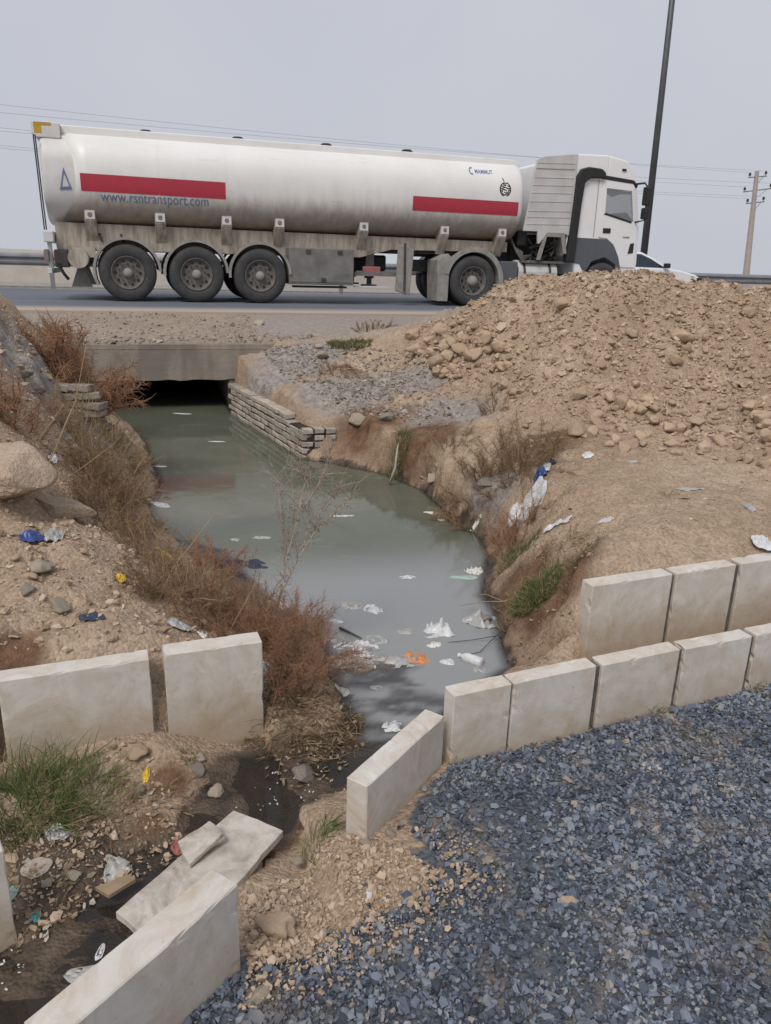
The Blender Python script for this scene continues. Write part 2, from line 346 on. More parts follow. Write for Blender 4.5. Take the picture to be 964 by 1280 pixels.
def water_mat():
    m, n, l, b = new_mat('murky_water'); n.remove(b); out = n['Material Output']; co = tc(n)
    a = n.new('ShaderNodeAttribute'); a.attribute_name = 'murk_and_sky'; s = n.new('ShaderNodeSeparateColor'); l.new(a.outputs['Color'], s.inputs[0])
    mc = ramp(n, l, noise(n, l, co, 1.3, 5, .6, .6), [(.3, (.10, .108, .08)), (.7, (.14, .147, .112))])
    mc = mix(n, l, s.outputs[2], mc, (.275, .285, .288))  # reflected sky painted into the diffuse colour as a paler grey
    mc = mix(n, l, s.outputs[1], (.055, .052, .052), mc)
    film = mth(n, l, 'MULTIPLY', ramp(n, l, noise(n, l, co, 2.2, 8, .7, 1.6), [(.57, (0, 0, 0)), (.70, (1, 1, 1))]), mth(n, l, 'MULTIPLY', s.outputs[1], .42))
    mc = mix(n, l, film, mc, (.27, .26, .22))
    di = n.new('ShaderNodeBsdfDiffuse'); l.new(mc, di.inputs[0])
    tr = n.new('ShaderNodeBsdfTransparent'); tr.inputs[0].default_value = (.62, .56, .48, 1)
    m1 = n.new('ShaderNodeMixShader'); l.new(s.outputs[0], m1.inputs[0]); l.new(tr.outputs[0], m1.inputs[1]); l.new(di.outputs[0], m1.inputs[2])
    gl = n.new('ShaderNodeBsdfGlossy'); gl.inputs['Roughness'].default_value = .018
    fr = n.new('ShaderNodeFresnel'); fr.inputs[0].default_value = 1.36
    bp = n.new('ShaderNodeBump'); bp.inputs['Strength'].default_value = .07; bp.inputs['Distance'].default_value = .01
    l.new(mth(n, l, 'ADD', noise(n, l, co, 7, 3, .5), mth(n, l, 'MULTIPLY', noise(n, l, co, 45, 3, .6), .25)), bp.inputs['Height'])
    l.new(bp.outputs[0], gl.inputs['Normal']); l.new(bp.outputs[0], fr.inputs['Normal'])
    m2 = n.new('ShaderNodeMixShader'); l.new(fr.outputs[0], m2.inputs[0]); l.new(m1.outputs[0], m2.inputs[1]); l.new(gl.outputs[0], m2.inputs[2])
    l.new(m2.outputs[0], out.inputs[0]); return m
MT['water'] = water_mat()

# ------------------------------------------------------------------ layout constants
RZ = .75                                   # road level
A0 = P(160, 377, RZ); A1 = P(590, 383, RZ)
RD = (A1-A0); RD /= np.linalg.norm(RD); RN = np.array([-RD[1], RD[0], 0]); RANG = math.atan2(RD[1], RD[0])
def road_pt(s, n, z=RZ):                    # s along the road from the rear wheel, n = distance across from the origin
    return A0 + RD*s + RN*(n-A0@RN) + np.array([0, 0, z-A0[2]])
NE, NF = 13.75, 22.6                        # near and far asphalt edges
WZ = -.10                                   # water level

# ------------------------------------------------------------------ terrain height
def poly(pts, z): return np.array([P(a, b, z)[:2] for a, b in pts])
FAR_R = P(291, 515, WZ)[:2]; FAR_L = P(138, 512, WZ)[:2]; RN2 = RN[:2]
water_poly = np.vstack([
    poly([(120, 530), (178, 548), (196, 600), (188, 640), (205, 672), (275, 690), (318, 738), (372, 778), (402, 805), (412, 850), (438, 900), (452, 935)], WZ),
    poly([(520, 925), (575, 880), (640, 836)], WZ),
    poly([(630, 800), (622, 765), (606, 745), (614, 695), (602, 672), (562, 642), (530, 612), (482, 592), (415, 578), (378, 574)], WZ),
    [FAR_R, FAR_R+RN2*4.4, FAR_L+RN2*4.4, FAR_L]])
creek_poly = poly([(452, 905), (400, 925), (330, 950), (262, 985), (215, 1040), (150, 1095), (60, 1150), (10, 1185), (-120, 1260), (-60, 1400),
                   (40, 1285), (160, 1190), (215, 1140), (300, 1060), (360, 1010), (425, 985), (470, 950)], WZ)
G0 = P(562, 953, 0)[:2]
KD = P(947, 793, .25)[:2]-P(568, 870, .25)[:2]; KD /= np.linalg.norm(KD)
gravel_poly = np.vstack([[G0], poly([(515, 1035), (572, 1092), (470, 1140), (372, 1185), (306, 1202), (95, 1290)], 0),
                         [[-.9, .2], [-.9, -4], [9, -4], G0+KD*9]])
BC = P(378, 574, WZ); BTOP = PY(378, 528, BC[1])[2]
def inside(pts, pg):
    x, y = pts[:, 0], pts[:, 1]; c = np.zeros(len(pts), bool); n = len(pg)
    for i in range(n):
        x1, y1 = pg[i]; x2, y2 = pg[(i+1) % n]
        t = ((y1 > y) != (y2 > y)) & (x < (x2-x1)*(y-y1)/((y2-y1) or 1e-12)+x1); c ^= t
    return c
def pdist(pts, pg):
    d = np.full(len(pts), 1e9); n = len(pg)
    for i in range(n):
        a = pg[i]; e = pg[(i+1) % n]-a; q = pts-a; t = np.clip(q@e/(e@e+1e-12), 0, 1)
        d = np.minimum(d, np.hypot(*(q-t[:, None]*e).T))
    return d
def sdist(pts, pg):
    d = pdist(pts, pg); return np.where(inside(pts, pg), -d, d)
cps = [P(*a) for a in [
    (-60, 838, .31), (0, 832, .30), (100, 820, .29), (185, 806, .27), (250, 785, .16), (320, 785, .06),
    (0, 760, .38), (100, 760, .34), (200, 770, .22), (270, 760, .08),
    (0, 690, .47), (80, 690, .41), (150, 710, .27), (220, 720, .08),
    (0, 640, .55), (70, 640, .46), (130, 660, .28), (180, 680, .03),
    (0, 560, .70), (60, 560, .60), (100, 590, .45), (150, 600, .20),
    (0, 500, .85), (50, 500, .73), (100, 520, .50), (140, 530, .20),
    (0, 450, 1.0), (40, 445, .93), (80, 465, .72), (112, 480, .45),
    (0, 390, 1.24), (30, 397, 1.15), (60, 410, .95), (90, 427, .72),
    (345, 428, .68), (400, 425, .68), (440, 420, .69), (500, 410, .70), (540, 402, .71),
    (325, 455, .50), (380, 450, .55), (450, 450, .55), (500, 460, .50),
    (400, 500, .36), (430, 512, .30), (470, 522, .30), (520, 532, .29), (560, 545, .29),
    (430, 480, .43), (500, 490, .42), (560, 500, .42), (620, 515, .43),
    (600, 580, .25), (640, 600, .28), (660, 640, .25), (650, 680, .12), (690, 690, .25), (720, 700, .34), (690, 740, .14), (660, 790, -.01), (715, 760, .2),
    (700, 560, .42), (700, 620, .40), (760, 650, .40), (760, 700, .40), (850, 690, .42), (940, 680, .43), (850, 620, .43), (940, 630, .44),
    (800, 572, .44), (900, 585, .45), (964, 600, .45), (1100, 700, .44), (1100, 620, .45),
    (560, 474, .49), (620, 492, .48), (690, 530, .48), (760, 552, .48), (860, 572, .48), (960, 592, .48),
    (0, 1000, -.02), (60, 980, -.01), (110, 960, -.01), (170, 940, -.03), (230, 970, -.08), (200, 1020, -.07), (100, 1060, -.05), (40, 1100, -.06),
    (330, 1100, .0), (400, 1080, .03), (440, 1110, .03), (500, 1090, .01), (400, 1040, -.03), (350, 1150, .02), (320, 1175, 0), (470, 1060, .01),
    (380, 905, -.05), (350, 880, -.03), (420, 920, -.07)]]
cps += [PY(*a) for a in [(560, 396, 11.5), (600, 384, 9.8), (645, 363, 8.7), (690, 349, 8.0), (740, 346, 7.8), (800, 353, 7.7), (870, 367, 7.6), (964, 377, 7.4), (1100, 384, 7.2),
    (560, 430, 8.2), (600, 420, 7.7), (660, 430, 6.9), (720, 430, 6.6), (800, 440, 6.45), (880, 450, 6.3), (964, 455, 6.2),
    (720, 380, 7.2), (820, 380, 7.1), (920, 390, 6.95)]]
cps += [np.array(a) for a in [(-4.4, 8.6, .80), (-6.5, 6.5, 1.2), (-7, 3, .8), (-4, 3.2, .75), (-2.6, 1.9, .36), (-2.2, 2.6, .45), (-5, 10, .7), (-7, 11, .7), (-3, 12.5, .7), (0, 12.8, .72),
    (3, 11, .72), (2.6, 10.4, .74), (5, 10, .74), (7, 9.6, .74), (6, 13.5, .72), (9, 10, .74), (8, 6.5, 1.1), (8, 4.5, .5), (9, 3, .44), (5, 3.6, .44), (1.2, 2.95, .12), (2.4, 3.5, .2),
    (.4, 1.6, 0), (1, 1.2, 0), (1.6, 2.2, 0), (3, 2, 0), (5, 2, 0), (3, 0, 0), (0, .5, 0), (0, -2, 0), (4, -2, 0), (-.35, 1.0, 0), (-.9, 1.0, -.1), (-1.8, 1.3, -.05), (-3, .5, -.02), (-5, -1, .2), (-1.5, -1, 0)]]
cps = np.array(cps)
KNV = np.array([-KD[1], KD[0]]); KB0 = P(741.5, 732.5, .38)[:2]
KL0 = P(-4, 852, .29)[:2]; KL = P(328, 802, .29)[:2]-KL0; KLL = float(np.hypot(*KL)); KL = KL/KLL; KLN = np.array([-KL[1], KL[0]])
def _tps(r2): return np.where(r2 > 1e-12, .5*r2*np.log(r2+1e-12), 0)
_n = len(cps); _K = _tps(((cps[:, None, :2]-cps[None, :, :2])**2).sum(-1)) + np.eye(_n)*.015
_Q = np.hstack([np.ones((_n, 1)), cps[:, :2]]); _A = np.block([[_K, _Q], [_Q.T, np.zeros((3, 3))]])
_w = np.linalg.solve(_A, np.concatenate([cps[:, 2], np.zeros(3)]))
def Hbase(x, y):
    out = np.empty(len(x))
    for i in range(0, len(x), 40000):
        q = np.stack([x[i:i+40000], y[i:i+40000]], 1); r2 = ((q[:, None, :]-cps[None, :, :2])**2).sum(-1)
        out[i:i+40000] = _tps(r2)@_w[:_n] + _w[_n] + q@_w[_n+1:]
    return out
def HF(x, y, full=False):
    x = np.atleast_1d(np.asarray(x, float)); y = np.atleast_1d(np.asarray(y, float)); pts = np.stack([x, y], 1)
    xc = np.clip(x, -8, 9); yc = np.clip(y, -2, 13)
    z = np.clip(Hbase(xc, yc), -.12, 1.75)
    n = pts@RN2
    far = sstep(9.6, 12.6, n); z = z*(1-far) + .705*far
    out = np.maximum(np.maximum(-8-x, x-9), 0); z = z + (.6-z)*sstep(0, 25, out)
    z = np.where(y < -2, z*np.exp(-(-2-y)*.3), z)
    p3 = np.stack([x, y, np.zeros_like(x)], 1)
    near = (np.abs(x) < 12) & (y < 16)
    big = np.zeros_like(x); sm = np.zeros_like(x)
    big[near] = fbm(p3[near]*1.7, 4); sm[near] = fbm(p3[near]*9.+5, 4, .6)
    mound = sstep(.5, .85, z)*sstep(.0, 1.2, x)*(1-far)
    bank = sstep(.05, .35, z)*(1-far)
    flat = sstep(.9, 1.6, x)*(1-sstep(.47, .6, z))
    z = z + big*(.012+.035*bank+.05*mound)*(1-.75*flat)*(1-.8*far) + sm*(.006+.018*bank+.022*mound)*(1-.6*flat)*(1-.7*far)
    # gravel pad
    sg = sdist(pts, gravel_poly); g = 1-sstep(-.02, .16, sg); z = z*(1-g) + (big*.010-.012)*g
    # kerbs hold the dirt back: a drop in front of each retaining row
    q = pts-KB0; t_ = q@KD; q = q@KNV; on = sstep(-.10, .02, t_)*(1-sstep(2.3, 3.2, t_))
    lo = np.where(q < .035, np.minimum(z, .03+sm*.01), np.minimum(z, .358+np.maximum(q, 0)*.35)); z = np.where((q < .5) & (q > -1.2), z*(1-on)+lo*on, z)
    q = pts-KL0; t_ = q@KL; q = q@KLN; on = (1-sstep(KLL-.03, KLL+.03, t_))*(1-sstep(.5, 1.3, -q))*sstep(-1.0, -.45, t_)
    z = z*(1-on)+np.where(q < .035, np.minimum(z, -.005-.135*sstep(.45, 1.0, t_/KLL)+sm*.012+big*.008), z)*on
    # channel
    sw = sdist(pts, water_poly); wob = sm*.05+big*.04
    inn = -np.minimum(-sw, .6)*.5
    q = pts-BC[:2]; wv = np.append(FAR_R, 0)[:2]-RN2*.25-BC[:2]; wl = float(np.hypot(*wv)); wv = wv/wl; tt = q@wv; bh = q@np.array([wv[1], -wv[0]])
    held = (sstep(.05, .10, tt)*(1-sstep(wl+.2, wl+.5, tt)))*sstep(.07, .11, bh)*(1-sstep(.5, .9, bh))
    prof = WZ + np.where(sw > 0, .01+(1.35+2.2*sstep(4.6, 5.2, y)*sstep(-.25, .05, x)*(1-sstep(.6, 1.0, x)))*np.maximum(sw+wob*sstep(0, .1, np.abs(sw)), 0)**1.05, 0) + np.where(sw <= 0, inn, 0)
    prof = np.where(sw > 0, prof*(1-held)+np.maximum(prof, z)*held, prof)
    zz = np.minimum(z, prof); zz = np.where(sw <= 0, WZ+inn-.005, zz)
    scr = sdist(pts, creek_poly); cr = 1-sstep(-.03, .10, scr)
    zz = np.where(cr > 0, zz*(1-cr)+np.minimum(zz, WZ-.002+sm*.011+big*.006)*cr, zz)
    if full: return zz, sw, scr, sg, big, sm, n, far
    return zz
def ground(px, py, far=30.):
    d = ray(px, py); t = np.concatenate([np.linspace(1.0, 6, 500), np.linspace(6.02, far, 500)])
    q = CAM[None]+d[None]*t[:, None]; h = np.maximum(HF(q[:, 0], q[:, 1]), WZ)
    k = np.argmax(q[:, 2] <= h)
    if q[k, 2] > h[k]: k = len(t)-1
    k0 = max(k-1, 0); a = q[k0, 2]-h[k0]; b = h[k]-q[k, 2]; f = a/(a+b+1e-9)
    p = q[k0]*(1-f)+q[k]*f; return p
def gz(x, y): return float(HF(x, y)[0])

# ------------------------------------------------------------------ terrain sheet
def geo(a, b, n):  # growing steps from a to b
    t = np.linspace(0, 1, n+1)[1:]; return a+(b-a)*t**3.5
xs = np.concatenate([geo(-5.2, -3000, 26)[::-1], np.arange(-5.2, 6.4, .031), geo(6.4, 3000, 26)])
ys = np.concatenate([geo(.2, -400, 16)[::-1], np.arange(.2, 5.6, .021), np.arange(5.6, 11, .036), np.arange(11, 14.2, .12), geo(14.2, 5000, 34)])
gx, gy = np.meshgrid(xs, ys); X = gx.ravel(); Y = gy.ravel()
Z, sw, scr, sg, big, sm, nn, far = HF(X, Y, True)
nx, ny = len(xs), len(ys); idx = np.arange(nx*ny).reshape(ny, nx)
fc = np.stack([idx[:-1, :-1].ravel(), idx[:-1, 1:].ravel(), idx[1:, 1:].ravel(), idx[1:, :-1].ravel()], 1)
me = mesh_np('ground', np.stack([X, Y, Z], 1), fc)
# painted by what the ground is made of
def blob(px, py, z, r, x=X, y=Y):
    c = P(px, py, z); return np.exp(-(((x-c[0])**2+(y-c[1])**2)/r**2))
dw = np.minimum(np.maximum(sw, 0), np.maximum(scr, 0))
mud = np.maximum(.8*(1-sstep(-.01, .05, sw+sm*.03)), 1-sstep(-.02, .07, scr+sm*.05))
mud = np.maximum(mud, .75*(blob(300, 970, -.1, .16)+blob(380, 960, -.1, .2)))
mud = np.maximum(mud, .5*blob(120, 1120, -.08, .3)+.35*blob(60, 1060, -.06, .3)); mud = mud*(1-sstep(.05, .16, Z))
ash = np.zeros_like(X)
for a in [(430, 490, .4, .55), (500, 480, .42, .6), (370, 450, .55, .55), (560, 510, .42, .45), (330, 462, .5, .4), (40, 465, .88, .5), (80, 490, .7, .45), (20, 440, 1.0, .4), (100, 430, .7, .5), (610, 600, .25, .25), (400, 440, .6, .4)]:
    ash = np.maximum(ash, blob(*a)*1.05)
ash = np.maximum(ash, .62*sstep(8.6, 10, nn)*(1-mud)); ash = np.clip(ash, 0, 1)
clay = np.zeros_like(X)
for a in [(470, 560, .0, .42), (530, 575, .05, .36), (690, 770, .05, .22), (650, 720, .1, .2), (210, 975, -.06, .09), (190, 1030, -.07, .07), (430, 460, .5, .22), (20, 810, .33, .12), (690, 540, .5, .3)]:
    clay = np.maximum(clay, blob(*a)*.95)
cl2 = ((sw > .0) & (sw < .3) & (X > -.6) & (X < .9) & (Y > 3)); clay = np.where(cl2, np.maximum(clay, .5*(1-sstep(.05, .22, Z))), clay)
grav = 1-sstep(-.01, .05, sg+sm*.05)
rgba = np.stack([mud, ash, grav, np.ones_like(mud)], 1).astype(np.float32); rgb2 = np.stack([clay, clay*0, clay*0, np.ones_like(clay)], 1).astype(np.float32)
for nm, dat in (('mask', rgba), ('mask2', rgb2)):
    at = me.color_attributes.new(nm, 'FLOAT_COLOR', 'POINT'); at.data.foreach_set('color', dat.ravel())
tag(link('ground', me, MT['ground']), kind='structure')

# water sheet: pond, creek, and the culvert's inside
wx = np.arange(-5.0, 1.2, .025); wy = np.arange(.6, 13.4, .025); gx, gy = np.meshgrid(wx, wy); wp = np.stack([gx.ravel(), gy.ravel()], 1)
s1 = sdist(wp, water_poly); s2 = sdist(wp, creek_poly); keep = (np.minimum(s1, s2) < .12)
ix = np.arange(len(wp)).reshape(gx.shape); q = np.stack([ix[:-1, :-1].ravel(), ix[:-1, 1:].ravel(), ix[1:, 1:].ravel(), ix[1:, :-1].ravel()], 1)
q = q[keep[q].all(1)]; used = np.unique(q); rm = -np.ones(len(wp), int); rm[used] = np.arange(len(used))
wme = mesh_np('water', np.column_stack([wp[used], np.full(len(used), WZ)]), rm[q])
nearw = sstep(2.60, 2.86, wp[used][:, 1]+.40*fbm(np.column_stack([wp[used]*np.array([2.2, 4.]), np.zeros(len(used))]), 5, .6))          # dark zone at the kerb: shallow water plus reflection painted into its colour
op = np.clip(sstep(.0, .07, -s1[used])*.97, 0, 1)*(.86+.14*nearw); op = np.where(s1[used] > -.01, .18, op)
sky_refl = 1-sstep(3.9, 4.8, wp[used][:, 1]-.25*wp[used][:, 0])  # zone where the sky's reflection is painted in, ending at the tanker's mirror image
mk = np.stack([op, .15+.85*nearw, sky_refl, op*0+1], 1).astype(np.float32)
at = wme.color_attributes.new('murk_and_sky', 'FLOAT_COLOR', 'POINT'); at.data.foreach_set('color', mk.ravel())
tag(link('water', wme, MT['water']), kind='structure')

# road
def road_strip(name, n0, n1, z, m, s0=-600, s1=600):
    o = link(name, mesh_np(name, [(s0, 0, 0), (s1, 0, 0), (s1, n1-n0, 0), (s0, n1-n0, 0), (s0, 0, -.12), (s1, 0, -.12)], [(0, 1, 2, 3), (4, 5, 1, 0)], False), m)
    p = road_pt(0, n0, z); o.location = Vector(p); o.rotation_euler = (0, 0, RANG); return tag(o, kind='structure')
road_strip('road', NE, NF, RZ, MT['asphalt']); road_strip('opposite_road', 24.3, 27.4, RZ, MT['guard'])
# raised ground beyond the carriageway, on the far left
mb = MB(); prof = [(0, -.3), (.5, .62), (1.2, .98), (3, 1.02), (6, -.3)]
V = []; ss = list(np.linspace(-60, 6, 34))
for k, s in enumerate(ss):
    e = 1-max(0, (s-0)/6)**2
    V += [(s, y, -.3+(z+.3)*max(e, 0.02)*(1+.03*math.sin(k*1.7))) for y, z in prof]
n5 = len(prof)
fcs = [(i*n5+j, (i+1)*n5+j, (i+1)*n5+j+1, i*n5+j+1) for i in range(len(ss)-1) for j in range(n5-1)]+[[(len(ss)-1)*n5+j for j in range(n5)]]
mb.add(V, fcs); eb = mb.build('earth_embankment', MT['polec'], smooth=False)
eb.location = Vector(road_pt(0, 27.5, RZ)); eb.rotation_euler = (0, 0, RANG); tag(eb, kind='structure')

# ------------------------------------------------------------------ culvert
BC2 = P(416, 572, WZ)
def road_local(p):
    d = np.asarray(p)-A0; return float(d@RD), float(d@RN)
c0 = P(108, 431, .66); c1 = P(345, 429, .66)
nS = float((c0@RN+c1@RN)/2); s0 = road_local(c0)[0]; s1 = road_local(c1)[0]
cv = empty('culvert', road_pt(0, nS, 0), RANG)
tag(cv, 'concrete road culvert with board marked lintel over the dark water opening', 'culvert')
sL = road_local(np.append(FAR_L, 0))[0]; sR = road_local(np.append(FAR_R, 0))[0]
LZ0, LZ1 = .245, .655
ln = MB()
N = 40                                         # lintel with a slightly chipped lower edge
for i in range(N):
    a, b = s0-.6+(s1-s0+.75)*i/N, s0-.6+(s1-s0+.75)*(i+1)/N
    ja, jb = .003*math.sin(i*1.9)+.006*math.sin(i*5.1), .003*math.sin((i+1)*1.9)+.006*math.sin((i+1)*5.1)
    ln.add([(a, 0, LZ0+ja), (b, 0, LZ0+jb), (b, .32, LZ0+jb), (a, .32, LZ0+ja), (a, 0, LZ1), (b, 0, LZ1), (b, .32, LZ1), (a, .32, LZ1)],
           [(0, 1, 5, 4), (0, 3, 2, 1), (4, 5, 6, 7), (2, 3, 7, 6)])
o = ln.build('lintel', MT['beam'], cv)
for k, h in enumerate((.355,)):      # board marks
    MB().box(s0-.58, s1+.13, -.003, .01, LZ0+h, LZ0+h+.006).build('board_mark', MT['beam'], cv)
wall = lambda a, b, y1: MB().box(a, b, .02, y1, -.7, LZ0+.05)
wall(sR, sR+.35, 4.5).build('side_wall', MT['beam'], cv); wall(sL-.35, sL, 4.5).build('side_wall', MT['beam'], cv)
MB().box(sL-.3, sR+.3, 4.2, 4.4, -.7, LZ0+.05).build('added_end_wall', MT['mortar'], cv)  # added closed end, dark coloured, keeps the tunnel dark inside
# dust covered deck from the lintel to the asphalt
xs2 = np.linspace(s0-.7, s1+.3, 90); ys2 = np.linspace(.03, NE-nS+.02, 100); gx, gy = np.meshgrid(xs2, ys2)
p3 = np.column_stack([gx.ravel(), gy.ravel(), np.zeros(gx.size)])
u = p3[:, 1]/(NE-nS); edge = np.minimum((gx.ravel()-xs2[0]), (xs2[-1]-gx.ravel()))
z = .668+.075*sstep(.2, 1, u) + fbm(p3*2.1, 4)*.012*(1-u*.7) + fbm(p3*14, 3)*.006 - .07*(1-sstep(0, .25, edge))
idx2 = np.arange(gx.size).reshape(gx.shape); q = np.stack([idx2[:-1, :-1].ravel(), idx2[:-1, 1:].ravel(), idx2[1:, 1:].ravel(), idx2[1:, :-1].ravel()], 1)
V = np.column_stack([p3[:, :2], z]); nb = len(V)
V = np.vstack([V, np.column_stack([p3[:, :2], np.full(nb, LZ0+.04)])[idx2[0]]]); fr = np.arange(nb, nb+len(xs2))
q = np.vstack([q, np.stack([fr[:-1], fr[1:], idx2[0][1:], idx2[0][:-1]], 1)])
link('deck', mesh_np('deck', V, q), MT['deck'], cv)
MB().box(sL-.3, sR+.3, .3, 4.3, LZ0+.04, LZ0+.14).build('ceiling_slab', MT['beam'], cv)

# ------------------------------------------------------------------ brick wing wall, brick by brick
def brick_mesh(L, Wd, Hh, seed):
    r = random.Random(seed); bm = bmesh.new(); bmesh.ops.create_cube(bm, size=1)
    for v in bm.verts:
        v.co.x = v.co.x*L+r.uniform(-.006, .006); v.co.y = v.co.y*Wd+r.uniform(-.005, .005); v.co.z = v.co.z*Hh+r.uniform(-.004, .004)
    bmesh.ops.bevel(bm, geom=list(bm.edges), offset=.0035, segments=1, affect='EDGES')
    me = bpy.data.meshes.new('brick'); bm.to_mesh(me); bm.free(); me.materials.append(MT['brick'])
    return me
BL_, BW_, BH_ = .20, .10, .046
whole = [brick_mesh(BL_, BW_, BH_, s) for s in range(6)]; half = [brick_mesh(BL_/2-.006, BW_, BH_, s+20) for s in range(3)]
fa = np.append(FAR_R, WZ)-RN*.25; vec = fa-BC; Lw = float(np.hypot(vec[0], vec[1])); ang = math.atan2(vec[1], vec[0])
ww = empty('brick_wing_wall', (BC[0], BC[1], WZ-.05), ang)
tag(ww, 'low wall of worn pale bricks between culvert opening and eroded bank', 'wall')
pitchz = (BTOP-WZ)/5.6
e2 = BC2-BC; Le = float(np.hypot(e2[0], e2[1])); ea = math.atan2(e2[1], e2[0])-ang
# local x runs towards the culvert; the body lies on -y (away from the water)
mb = MB(); mb.box(.04, Lw+.3, -.30, -.011, -.4, 5.3*pitchz)
core = mb.build('mortar_core', MT['mortar'], ww)
cs, sn = math.cos(ea), math.sin(ea)
core2 = MB().box(.03, Le, .009, .26, -.4, 5.2*pitchz).build('mortar_core', MT['mortar'], ww); core2.rotation_euler = (0, 0, ea)
cnt = 0
for row in range(-1, 7):
    zc = .05+(row+.0)*pitchz+pitchz/2-.02
    off = 0 if row % 2 else -(BL_/2+.006)
    x = .0+off; first = True
    while x < Lw+.1:
        a, b = max(x, 0), x+BL_
        if b-a > .05:
            hf = (b-a) < BL_*.7
            top = row == 6
            if not (row >= 5 and x < .25) and not top:
                o = link('brick', (half if hf else whole)[random.randrange(3 if hf else 6)], None, ww)
                o.location = ((a+b)/2, -BW_/2-.004+random.uniform(-.005, .005), zc+random.uniform(-.003, .003)-.018*(1 if x < .3 and row > 3 else 0))
                o.rotation_euler = (random.uniform(-.03, .03), random.uniform(-.012, .012), random.uniform(-.02, .02)); cnt += 1
        x += BL_+.024
    x = (BW_+.012) if row % 2 else .008
    while x < Le-.03 and row <= 4:
        hf = (x > Le-.2) or (row % 2 == 0 and x < .05)
        Lb = BL_/2-.006 if hf else BL_; c = x+Lb/2
        o = link('brick', (half if hf else whole)[random.randrange(3 if hf else 6)], None, ww)
        o.location = (c*cs-(BW_/2-.002)*sn+random.uniform(-.005, .005), c*sn+(BW_/2-.002)*cs, zc+random.uniform(-.003, .003)); o.rotation_euler = (0, 0, ea+random.uniform(-.03, .03))
        x += Lb+.012

# ------------------------------------------------------------------ concrete kerb blocks
MT['joint'] = simple('packed_joint', (.19, .175, .155), (.085, .072, .06), 25, .95, .6, .006, 60, spec=.1)
def kerb(pa, pb, zt, h, t, label, za=None, tilt=0, side=1, zb=None, joint=0):
    """front top edge from pixel pa to pixel pb at height zt; thickness t behind it"""
    a = P(*pa, zt if za is None else za) if len(pa) == 2 else np.array(pa); b = P(*pb, zt if zb is None else zb) if len(pb) == 2 else np.array(pb); d = b-a; L = float(np.linalg.norm(d))
    ang = math.atan2(d[1], d[0]); zt = float(max(a[2], b[2])); c = (a+b)/2
    bm = bmesh.new(); bmesh.ops.create_cube(bm, size=1)
    r = random.Random(str(pa))
    for v in bm.verts:
        v.co = Vector((v.co.x*L, (v.co.y+.5)*t*side, (v.co.z-.5)*h))
    bmesh.ops.bevel(bm, geom=list(bm.edges), offset=.0035, segments=1, affect='EDGES', clamp_overlap=True)
    for _ in range(4):
        es = [e for e in bm.edges if e.calc_length() > .035]
        if es: bmesh.ops.subdivide_edges(bm, edges=es, cuts=1, use_grid_fill=True)
    q = np.array([v.co[:] for v in bm.verts])+np.array([a[0]*7, a[1]*5, 0])
    dq = np.column_stack([vnoise(q*23), vnoise(q*23+9), vnoise(q*23+21)])*.0004+np.column_stack([q[:, 0]*0, vnoise(q*7+3), vnoise(q*7)])*.0008
    for v, d_ in zip(bm.verts, dq): v.co += Vector(d_)
    for v in bm.verts:                         # chipped arrises
        e_ = (abs(abs(v.co.x)-L/2) < .012)+(min(abs(v.co.y), abs(abs(v.co.y)-t)) < .012)+(v.co.z > -.012)
        if e_ >= 2 and r.random() < .11: v.co += (Vector((0, t/2*side, -h/2))-v.co).normalized()*r.uniform(.003, .011)
    me = bpy.data.meshes.new('kerb_block'); bm.to_mesh(me); bm.free()
    me.materials.append(MT['kerb'])
    o = bpy.data.objects.new('kerb_block', me); COL.objects.link(o); o.location = (c[0], c[1], c[2])
    o.rotation_euler = (tilt, -math.atan2(d[2], math.hypot(d[0], d[1])), ang)
    if joint:      # dark packed joint after the block
        MB().box(L/2+.001, L/2+joint, .012, t-.008, -h+.01, -.012).build('mortar_joint', MT['joint'], o)
    return tag(o, label, 'kerb block', 'concrete kerb blocks')
KH = .36
kerb((568, 870), (640.5, 854.5), .25, .33, .068, 'short concrete kerb block where the angled block meets the gravel row', joint=.007)
kerb((643, 854), (746.5, 832), .25, .33, .068, 'concrete kerb block with brown stained joint, second from the angled block', joint=.026)
kerb((754, 831), (851, 811.5), .25, .33, .068, 'concrete kerb block between two wide black joints on the gravel row', tilt=.01, joint=.02)
kerb((857, 811), (941, 795), .25, .33, .068, 'concrete kerb block with grass at its foot, fourth from the angled block', joint=.02)
kerb((947, 793.5), (1060, 771), .25, .33, .068, 'concrete kerb block on the gravel row, fifth from the angled block')
kerb((741.5, 732.5), (841.5, 717.5), .38, .48, .075, 'end block of the tall kerb row behind, retaining the dirt plateau', joint=.02)
kerb((847, 717), (921, 705.5), .38, .48, .075, 'middle block of the tall kerb row retaining the dirt plateau', joint=.028)
kerb((928, 704.5), (1010, 692), .38, .48, .075, 'block with dark joint at the tall kerb row, third along the plateau')
kerb((459, 983), (556, 895), .175, .30, .075, 'angled concrete kerb block jutting from the gravel row into the creek', side=1)
e1 = P(1060, 771, .25); e2_ = P(1010, 692, .38); K3 = np.append(KD, 0); kl3 = np.append(KL, 0); l1_ = P(-4, 852, .29)
for k, (w5, w6) in enumerate((('sixth', 'fourth'), ('seventh', 'fifth'), ('eighth', 'sixth'))):
    kerb(tuple(e1+K3*(.02+.42*k)), tuple(e1+K3*(.42+.42*k)), .25, .33, .068, 'concrete kerb block on the gravel row, %s from the angled block' % w5, joint=.018)
    kerb(tuple(e2_+K3*(.02+.42*k)), tuple(e2_+K3*(.42+.42*k)), .38, .48, .075, 'block of the tall kerb row, %s along the plateau' % w6, joint=.018)
kerb(tuple(l1_-kl3*.48), tuple(l1_-kl3*.02), .29, .46, .075, 'concrete kerb block behind the grass clump, beyond the long one')
